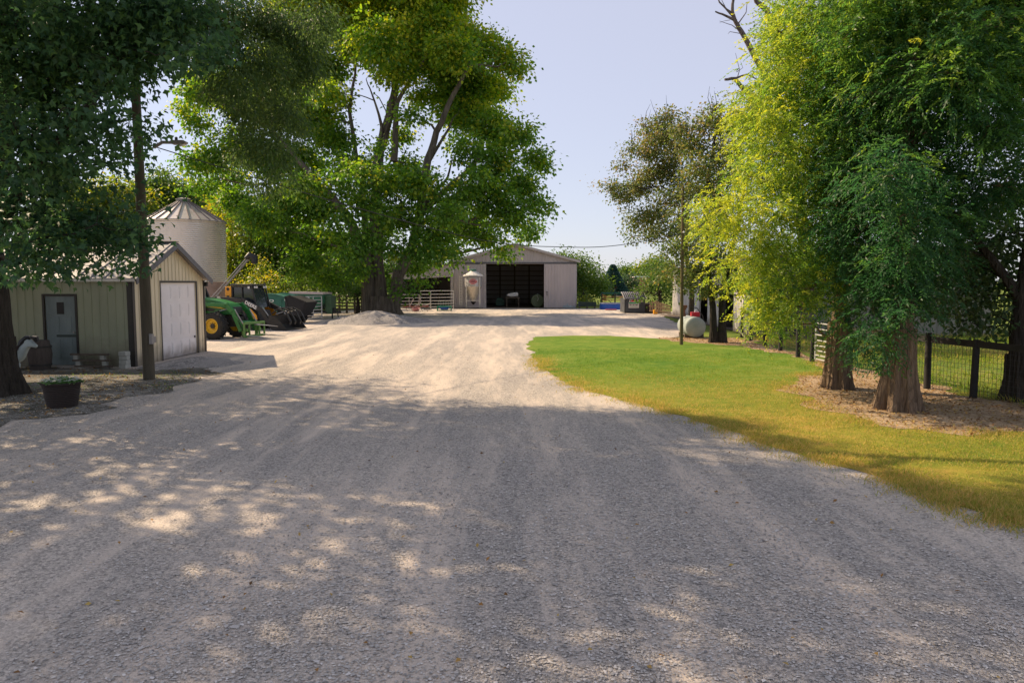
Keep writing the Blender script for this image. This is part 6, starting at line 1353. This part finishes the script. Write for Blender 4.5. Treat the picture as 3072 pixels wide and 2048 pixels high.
# --- ornamental pears on the right
def pears():
    ox, sc = 1750, .638
    specs = [('trees standing behind the fuel tank', (2072,36.5), [(380,560,62),(300,600,45),(340,660,70),(300,700,60),(230,700,35),(130,880,46),(180,920,55),(250,870,75),(320,830,80),(400,790,75),(440,700,70),(400,620,60),(250,1030,62),(340,1000,75),(430,930,70),(240,1110,30),(340,1090,55),(420,1080,60),(460,850,60),(190,780,36)], 'loose airy tree with bronze leaves, its branches reaching farthest left over the pale sky', .11),
      ('trees standing behind the fuel tank', (2158,29.0), [(470,600,55),(520,680,70),(580,590,60),(620,520,55),(660,600,65),(700,700,75),(620,740,75),(540,780,70),(700,820,80),(600,860,80),(520,900,65),(640,960,80),(480,1010,60),(560,1060,75),(660,1060,75),(500,1160,75),(420,1170,50),(590,1170,70),(450,1260,60),(540,1270,75),(640,1240,75),(380,1290,36),(600,1350,55),(700,1330,65),(500,1340,45),(740,560,60)], 'twin-trunked tree with bronze green leaves, right of the fuel tank', .13)]
    for gi,(grp,(bu,bY),T,lab,tr) in enumerate(specs):
        base = Vector((at(bu,900,bY).x,bY,0)); r = empty('pear_tree', base, 0, lab, 'tree', grp)
        Zc = bY-(1.5 if gi == 0 else 0); bl = pxblobs(T, Zc, ox, 0, sc, jz=1.3, seed=20+gi); bl = [(x-base.x,y-base.y,z,rr,q) for x,y,z,rr,q in bl]
        def tf(pos): return np.clip((pos[:,2]-4)/20,0,.2)
        o, C = crown('crown', bl, L_PEAR, r, dens=8, per=26, spread=.26, leaf=(.12,.08), droop=.35, seed=30+gi, tint=(.32,.2,.2), shell=.25, tintfn=tf)
        # bare upright twigs at the top
        rg = np.random.default_rng(gi); tops = sorted(bl, key=lambda q: -q[2])[:9]; ts = []
        for t in tops:
            for k in range(3):
                a = Vector(t[:3])+Vector(rg.normal(size=3))*t[3]*.4; e = a+Vector((rg.normal(0,.16),rg.normal(0,.16),rg.uniform(.5,.95))); ts.append(([a,a.lerp(e,.5)+Vector(rg.normal(size=3))*.05,e],.018,.004))
        if gi == 0: st = [([(0,0,0),(0,-.2,2),(-.5,-.9,4),(-.55,-1.2,6.5),(-.4,-1.3,9)],.17,.04)]
        else: st = [([(-.18,0,0),(-.25,0,1.5),(-.5,.1,3.2),(-.6,.1,6),(-.2,0,9)],.17,.04),([(.12,0,0),(.15,0,1.6),(.35,0,3.2),(.9,.1,6),(1.2,0,8.8)],.19,.04)]
        trunk_mesh('trunk', m_bark_dark, r, st+ts, bl, base_flare=[((-.18 if gi else 0,0,0),.18,.5,.25)]+([((.12,0,0),.20,.5,.25)] if gi else []), seed=40+gi, sub=6, limb_r=.06, twigs=C[::4], twig_r=.008)
pears()

# --- bald cypresses
def cypress(name_label, base, T, ox, sc, Zc, seed, trunk, tintm, dens, extra=(), flare=.5, mat=L_CYP, jz=1.1, tfx=None, lowv=900):
    base = Vector(base); r = empty('bald_cypress', base, 0, name_label, 'tree', 'bald cypresses on the lawn')
    bl = pxblobs(T, Zc, ox, 0, sc, jz=jz, seed=seed); bl += pxblobs([t for t in T if t[1] < lowv][::2], Zc+2.2, ox, 0, sc, jz=jz, seed=seed+7); bl += [(x,y,z,rr,.85) for x,y,z,rr in extra]; bl = [(x-base.x,y-base.y,z,rr,q) for x,y,z,rr,q in bl]
    o, C = feather_crown('crown', bl, mat, r, dens=dens, fronds=7, leaflets=12, flen=.40, leaf=(.105,.030), seed=seed, tint=(tintm,.15,.10), shell=.35, zmin=.75, tintfn=tfx)
    H = 12; rg = np.random.default_rng(seed)
    st = [([(0,0,0.5),(.02,0,2.5),(.05,.1,5),(.02,.1,8),(0,0,H)],trunk,.07)]
    for k in range(12):
        z = 2.2+k*.7; a = rg.uniform(0.3,2.9); L = 1.5*(1-.04*k); st.append(([(0,0,z),(L*.5*math.cos(a),L*.5*math.sin(a),z+.25),(L*math.cos(a),L*math.sin(a),z+.15)],.06,.015))
    trunk_mesh('trunk', m_bark_cyp, r, st, bl, base_flare=[((0,0,0),trunk*1.02,1.6,flare)], seed=seed, sub=5, limb_r=.045, twigs=C[::6], twig_r=.006, lobes=7)
A = [(960,60,75),(1060,60,100),(920,150,58),(905,250,62),(980,230,100),(1080,250,100),(865,360,54),(850,430,56),(950,400,90),(1050,420,90),(770,540,66),(760,590,50),(870,540,85),(980,540,90),(1090,560,90),(830,680,75),(930,700,90),(1040,720,90),(770,740,40),(760,830,60),(850,850,85),(960,870,90),(1060,880,90),(640,950,58),(590,980,42),(720,960,75),(830,1000,85),(940,1010,90),(1050,1030,90),(620,1090,50),(700,1120,70),(800,1150,85),(900,1160,90),(1010,1180,90),(1100,1200,90),(690,1240,55),(780,1290,65),(870,1310,85),(980,1330,85),(1080,1360,80),(820,1400,60),(860,1450,70),(950,1460,65),(1040,1470,55),(810,1500,40),(870,1520,36),(960,1530,34),(560,1060,22),(1136,62,88,0.3),(1170,200,88,0.3),(1136,338,88,0.3),(1170,476,88,0.3),(1136,614,88,0.3),(1170,752,88,0.3),(1136,890,88,0.3),(1170,1028,88,0.3),(1136,1166,88,0.3),(1170,1304,88,0.3),(1238,62,88,0.3),(1272,200,88,0.3),(1238,338,88,0.3),(1272,476,88,0.3),(1238,614,88,0.3),(1272,752,88,0.3),(1238,890,88,0.3),(1272,1028,88,0.3),(1238,1166,88,0.3),(1272,1304,88,0.3),]
sunny_side_tint = lambda p: np.clip(-(p[:,0]+.6)*.20,-.30,.45)  # sunlight put into the leaf tint: brighter towards the left side
cypress('bright yellow green cypress with feathery branches sweeping low over the fence, left of the other', (7.45,16.3,0), A, 1750, .638, 15.6, 51, .23, .40, 9, extra=((8.6,17,10.5,1.7),(9,16,9.8,1.8),(8.4,15.5,12,1.5)), tfx=sunny_side_tint)
B = [(2560,90,105),(2690,50,120),(2820,60,110),(2960,70,110),(3060,60,80),(2600,230,110),(2730,220,120),(2870,220,110),(3000,220,110),(2570,370,90),(2680,380,110),(2800,390,100),(2960,380,90),(3050,400,80),(2560,520,80),(2650,530,100),(2770,540,95),(3000,560,90),(2600,660,90),(2720,680,100),(2850,640,80),(2600,790,85),(2700,800,90),(2810,780,70),(2620,900,65),(2700,905,45),(2560,960,45),(2620,1000,55),(2590,1065,34),(2640,1050,32),(2560,1020,30),(2690,860,55),(2760,860,50)]
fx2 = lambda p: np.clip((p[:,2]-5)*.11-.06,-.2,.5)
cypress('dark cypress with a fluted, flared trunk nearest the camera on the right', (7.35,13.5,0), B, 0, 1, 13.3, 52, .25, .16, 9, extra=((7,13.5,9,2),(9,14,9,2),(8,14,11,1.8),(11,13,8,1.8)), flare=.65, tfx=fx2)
# --- leafy oak beyond the fence at the right edge
def right_oak():
    base = Vector((10.45,14.6,0)); r = empty('oak_tree', base, 0, 'broadleaf tree with a thick dark trunk just behind the fence at the right edge', 'tree')
    T = [(3040,560,110),(2960,640,90),(3050,720,110),(2940,760,95),(2860,830,80),(3010,850,95),(2930,890,80),(2830,900,50),(2990,950,50),(2890,960,40),(2940,980,30),(3060,950,50),(2780,860,50),(2780,930,40),(2980,470,60),(2830,740,70),(2860,560,40)]
    bl = pxblobs(T, 15.6, jz=1.2, seed=8); bl += [(11,15,8,2.5,.8),(13,15,7,2.5,.8),(12,17,8,2.5,.8),(13,13,5,2,.8),(12.5,15,10,2.5,.8)]; bl = [(x-base.x,y-base.y,z,rr,q) for x,y,z,rr,q in bl]
    o, C = crown('crown', bl, L_OAK, r, dens=7, per=20, spread=.25, leaf=(.12,.08), droop=.5, seed=8, tint=(.5,.25,.2), shell=.3, zmin=1.2)
    trunk_mesh('trunk', m_bark_dark, r, [([(0,0,0),(-.05,0,1.5),(.1,.1,3),(.4,.2,6),(.6,.3,9)],.27,.08),([(0,0,2.0),(-.8,.5,3.4),(-1.6,.8,4.4)],.12,.04)], bl, base_flare=[((0,0,0),.29,1.0,.35)], seed=8, sub=5, limb_r=.05, twigs=C[::4], twig_r=.006)
right_oak()
# --- dead tree
def dead():
    Y = 31.5; base = Vector((at(2420,900,Y).x,Y,0)); r = empty('dead_tree', base, 0, 'bare dead tree whose grey top limbs stick out against the sky', 'dead tree')
    P = lambda L_: [q-base for q in px_line(L_, Y, 1750, 0, .638)]
    st = [([Vector((0,0,0)),Vector((-.1,0,4))]+P([(960,640),(800,480)])[::1],.34,.17),(P([(1000,700),(870,520),(760,430),(710,370),(665,375)]),.17,.05),(P([(960,560),(880,400),(820,290),(770,200),(730,130),(715,100),(700,60),(705,0),(700,-60)]),.16,.045),(P([(720,100),(670,75),(620,55)]),.07,.03),(P([(715,90),(640,10),(630,-20)]),.05,.02),(P([(740,150),(700,120),(640,100)]),.025,.008),(P([(1000,620),(960,300),(900,120),(860,50),(815,5),(800,-60)]),.16,.09),(P([(730,110),(765,60),(770,10)]),.03,.01),(P([(770,200),(800,150),(775,140)]),.02,.006),(P([(710,370),(770,350),(830,380)]),.05,.02),(P([(720,380),(735,330),(715,250)]),.025,.006),(P([(790,230),(825,230),(800,190)]),.02,.006),(P([(700,60),(670,40),(650,0)]),.03,.01),(P([(745,160),(690,150),(680,160)]),.018,.006),(P([(690,95),(660,100),(640,110)]),.012,.004),(P([(720,340),(750,320),(740,290)]),.015,.005),(P([(860,50),(880,80),(840,85)]),.03,.01)]
    trunk_mesh('trunk', m_bark_dead, r, st, [], seed=14, autolimb=False)
dead()

# --- background trees
def bgtree(name, lab, Y, T, mat, leaf=.34, dens=.9, per=34, seed=0, tint=.45, cat='tree', trunk=.25, group='trees beyond the farmyard', spread=.8, sq=.85):
    cx = sum(t[0] for t in T)/len(T); base = Vector((at(cx,900,Y).x,Y,0)); r = empty(name, base, 0, lab, cat, group)
    bl = pxblobs(T, Y, jz=2.5, seed=seed, sq=sq); bl = [(x-base.x,y-base.y,z,rr,q) for x,y,z,rr,q in bl]
    crown('crown', bl, mat, r, dens=dens*.95, per=per, spread=spread, leaf=(leaf,leaf*.7), droop=.3, seed=seed, tint=(tint,.22,.14), shell=.45, zmin=.2)
    top = max(b[2] for b in bl); trunk_mesh('trunk', m_bark_dark, r, [([(0,0,0),(.1,0,top*.4),(0,0,top*.8)],trunk,.06)], bl, seed=seed, sub=3, limb_r=.1)
bgtree('roadside_tree','yellow green tree behind the grain bin, glimpsed left of the utility pole',78,[(260,600,75),(330,590,75),(380,640,80),(300,680,90),(220,660,80),(340,760,90)],L_YEL,seed=61,tint=.5)
bgtree('roadside_tree','tall rounded green tree directly behind the grain bin roof',84,[(450,580,75),(500,560,60),(540,590,60),(480,640,80),(570,620,55),(440,680,80),(560,690,80)],L_BG,seed=62,tint=.6)
bgtree('roadside_tree','dark green tree between the grain bin roof and the yellowing tree',92,[(600,610,55),(640,600,50),(630,660,60),(600,700,60),(650,740,60)],L_BG,seed=63,tint=.2)
bgtree('roadside_tree','yellowing tree just right of the grain bin wall',72,[(700,640,62),(720,700,72),(690,760,60),(740,780,70),(700,820,52),(690,590,36)],L_YEL,seed=64,tint=.62)
bgtree('roadside_tree','green tree above the auger head',70,[(790,640,70),(830,700,75),(800,770,80),(850,820,70),(780,840,50),(860,620,60)],L_BG,seed=65,tint=.75)
bgtree('thicket','tangle of pale yellow bushes right of the auger',58,[(770,800,42),(750,850,38),(800,850,42),(830,870,32),(775,885,25)],L_YEL,leaf=.2,seed=66,tint=.55,cat='bush',spread=.5)
bgtree('thicket','green bush filling the gap behind the feed wagons',60,[(850,840,46),(900,830,50),(880,870,36),(930,850,40),(960,870,28)],L_BG,leaf=.2,seed=67,tint=.7,cat='bush',spread=.5)
bgtree('roadside_tree','mid green tree behind the wagons, left of the maple trunk',68,[(930,740,75),(960,800,65),(1000,840,50),(900,790,60),(1040,860,40),(1000,770,50)],L_BG,seed=68,tint=.5)
bgtree('thicket','dark bush at the foot of the board fence beside the maple',57,[(1050,880,28),(1090,870,30),(1020,885,20),(1125,880,26)],L_BG,leaf=.2,seed=69,tint=.3,cat='bush',spread=.4,dens=1.1)
bgtree('roadside_tree','tree filling the gap behind the maple trunk and lean-to',95,[(1200,800,45),(1250,790,40),(1160,820,45),(1290,780,35),(1100,800,50)],L_BG,seed=70,tint=.4)
bgtree('hedgerow_tree','rounded green tree just right of the barn',80,[(1740,790,42),(1710,775,28),(1770,820,42),(1735,840,45),(1790,850,36),(1760,880,34),(1712,830,38),(1805,880,22),(1690,765,22)],L_BG,leaf=.26,seed=71,tint=.7,spread=.55,dens=1.3)
bgtree('hedgerow_tree','small yellow green bushy tree at the barn corner',76,[(1745,865,20),(1738,890,18),(1765,893,18)],L_YEL,leaf=.2,seed=72,tint=.3,spread=.35,dens=1.5)
bgtree('hedgerow_tree','far rounded tree rising in the gap right of the barn',190,[(1870,812,24),(1855,826,16),(1888,820,18),(1870,840,22)],L_BG,leaf=.6,seed=73,tint=.5,spread=1.2,dens=.5)
bgtree('hedgerow_tree','nearly black round tree beside the brick building',135,[(1878,850,22),(1890,838,18),(1865,860,16),(1885,865,20)],L_OAK,leaf=.45,seed=74,tint=.4,spread=.9,dens=.8)
bgtree('hedgerow_tree','yellow green tree behind the brick building roof',170,[(1925,808,20),(1945,800,22),(1965,790,24),(1980,800,26),(1940,822,20)],L_YEL,leaf=.55,seed=75,tint=.35,spread=1.1,dens=.6)
bgtree('hedgerow_tree','green tree hanging down in front of the brick building',58,[(1960,830,38),(1985,800,42),(1990,860,40),(1950,870,28),(1930,880,18),(2010,830,42),(2005,890,24),(1975,892,18)],L_BG,leaf=.17,seed=76,tint=.45,spread=.4,dens=2.0)
bgtree('hedgerow_tree','far tree showing above the gap between the cypress and the pears',60,[(2050,860,30),(2120,840,40),(2200,800,60),(2300,780,70)],L_BG,leaf=.2,seed=77,tint=.3,spread=.5,dens=1.2)
def conifer():
    Y = 120; b0 = at(1838,874,Y); r = empty('spruce', (b0.x,Y,0), 0, 'blue green spruce in the gap right of the barn', 'conifer')
    rg = np.random.default_rng(5); H = at(1838,792,Y).z; n = 9000; t = rg.random(n)**.8; z = .8+(H-.8)*(1-t)*1.0; z = .5+(H-.5)*(1-t); rad = 2.7*t+.05; a = rg.uniform(0,6.28,n); q = rg.uniform(.6,1,n)
    pos = np.stack([rad*q*np.cos(a),rad*q*np.sin(a),z],1); d = np.stack([np.cos(a),np.sin(a),np.full(n,-.35)],1); vs,fs,k = leaf_arrays(pos,d,rg.normal(size=(n,3)),rg.uniform(.3,.6,n),np.full(n,.14),T_DIAM)
    np_mesh('crown', vs, fs, L_TEAL, r, np.repeat(rg.random(n),k)); b = MB(); b.tube([(0,0,0),(0,0,H*.9)],[.2,.03],8); b.build('trunk', m_bark_dark, r)
conifer()
# far wood closing the horizon
rg = np.random.default_rng(77); bl = []
for k in range(150):
    x = -260+k*3.8+rg.normal(0,2); Yw = 235+25*math.sin(k*.3)+rg.normal(0,6)
    h = rg.uniform(3.5,6.5)+4*(x < -40); 
    if x > 10: h *= .75
    bl.append((x,Yw,gz(x,Yw)+h*.55,h*.72,.8))
o, _ = crown('far_woods', bl, L_BG, None, dens=.10, per=30, spread=1.8, leaf=(1.1,.8), droop=.2, seed=78, tint=(.45,.2,.15), shell=.5, zmin=-1)
tag(o, 'far off line of woods along the horizon', 'woods', kind='stuff')
# brick building and small roof far away
def far_house():
    Y = 150; xa, xb = at(1896,850,Y).x, at(1945,850,Y).x; zt, zb = at(1900,832,Y).z, at(1900,871,Y).z
    r = empty('brick_building', (xa,Y,0), 0, 'orange brick building with a white roof edge far off between the trees', 'building')
    b = MB(); b.box(0,xb-xa,0,5,0,zt); b.build('walls', M('orange_brick',(0.55,0.24,0.12),(0.42,0.17,0.09),scale=1,rough=.9), r)
    b = MB(); b.box(.5,xb-xa+.2,-.2,5.2,zt,zt+.35); b.build('roof', m_decal, r)
    for xx in (.75,1.15): b = MB(); b.box(xx,xx+.18,-.1,-.01,0,zt); b.build('downpipe', M('brown_pipe',(0.12,0.06,0.05)), r)
    Y = 128; x = at(1853,870,Y).x; r = empty('field_shelter', (x,Y,0), 0, 'tiny orange roofed field shelter below the blue green spruce', 'shelter')
    z0 = at(1853,873,Y).z; b = MB(); b.prism([(-1.7,z0),(-1.2,z0+.55),(-.2,z0+1.0),(.5,z0+.9),(1.5,z0)],-1,1,'y'); b.build('roof', MATS['orange_brick'], r)
    b = MB(); b.box(-1.3,1.2,-.9,.9,0,z0); b.build('walls', m_tan, r)
far_house()
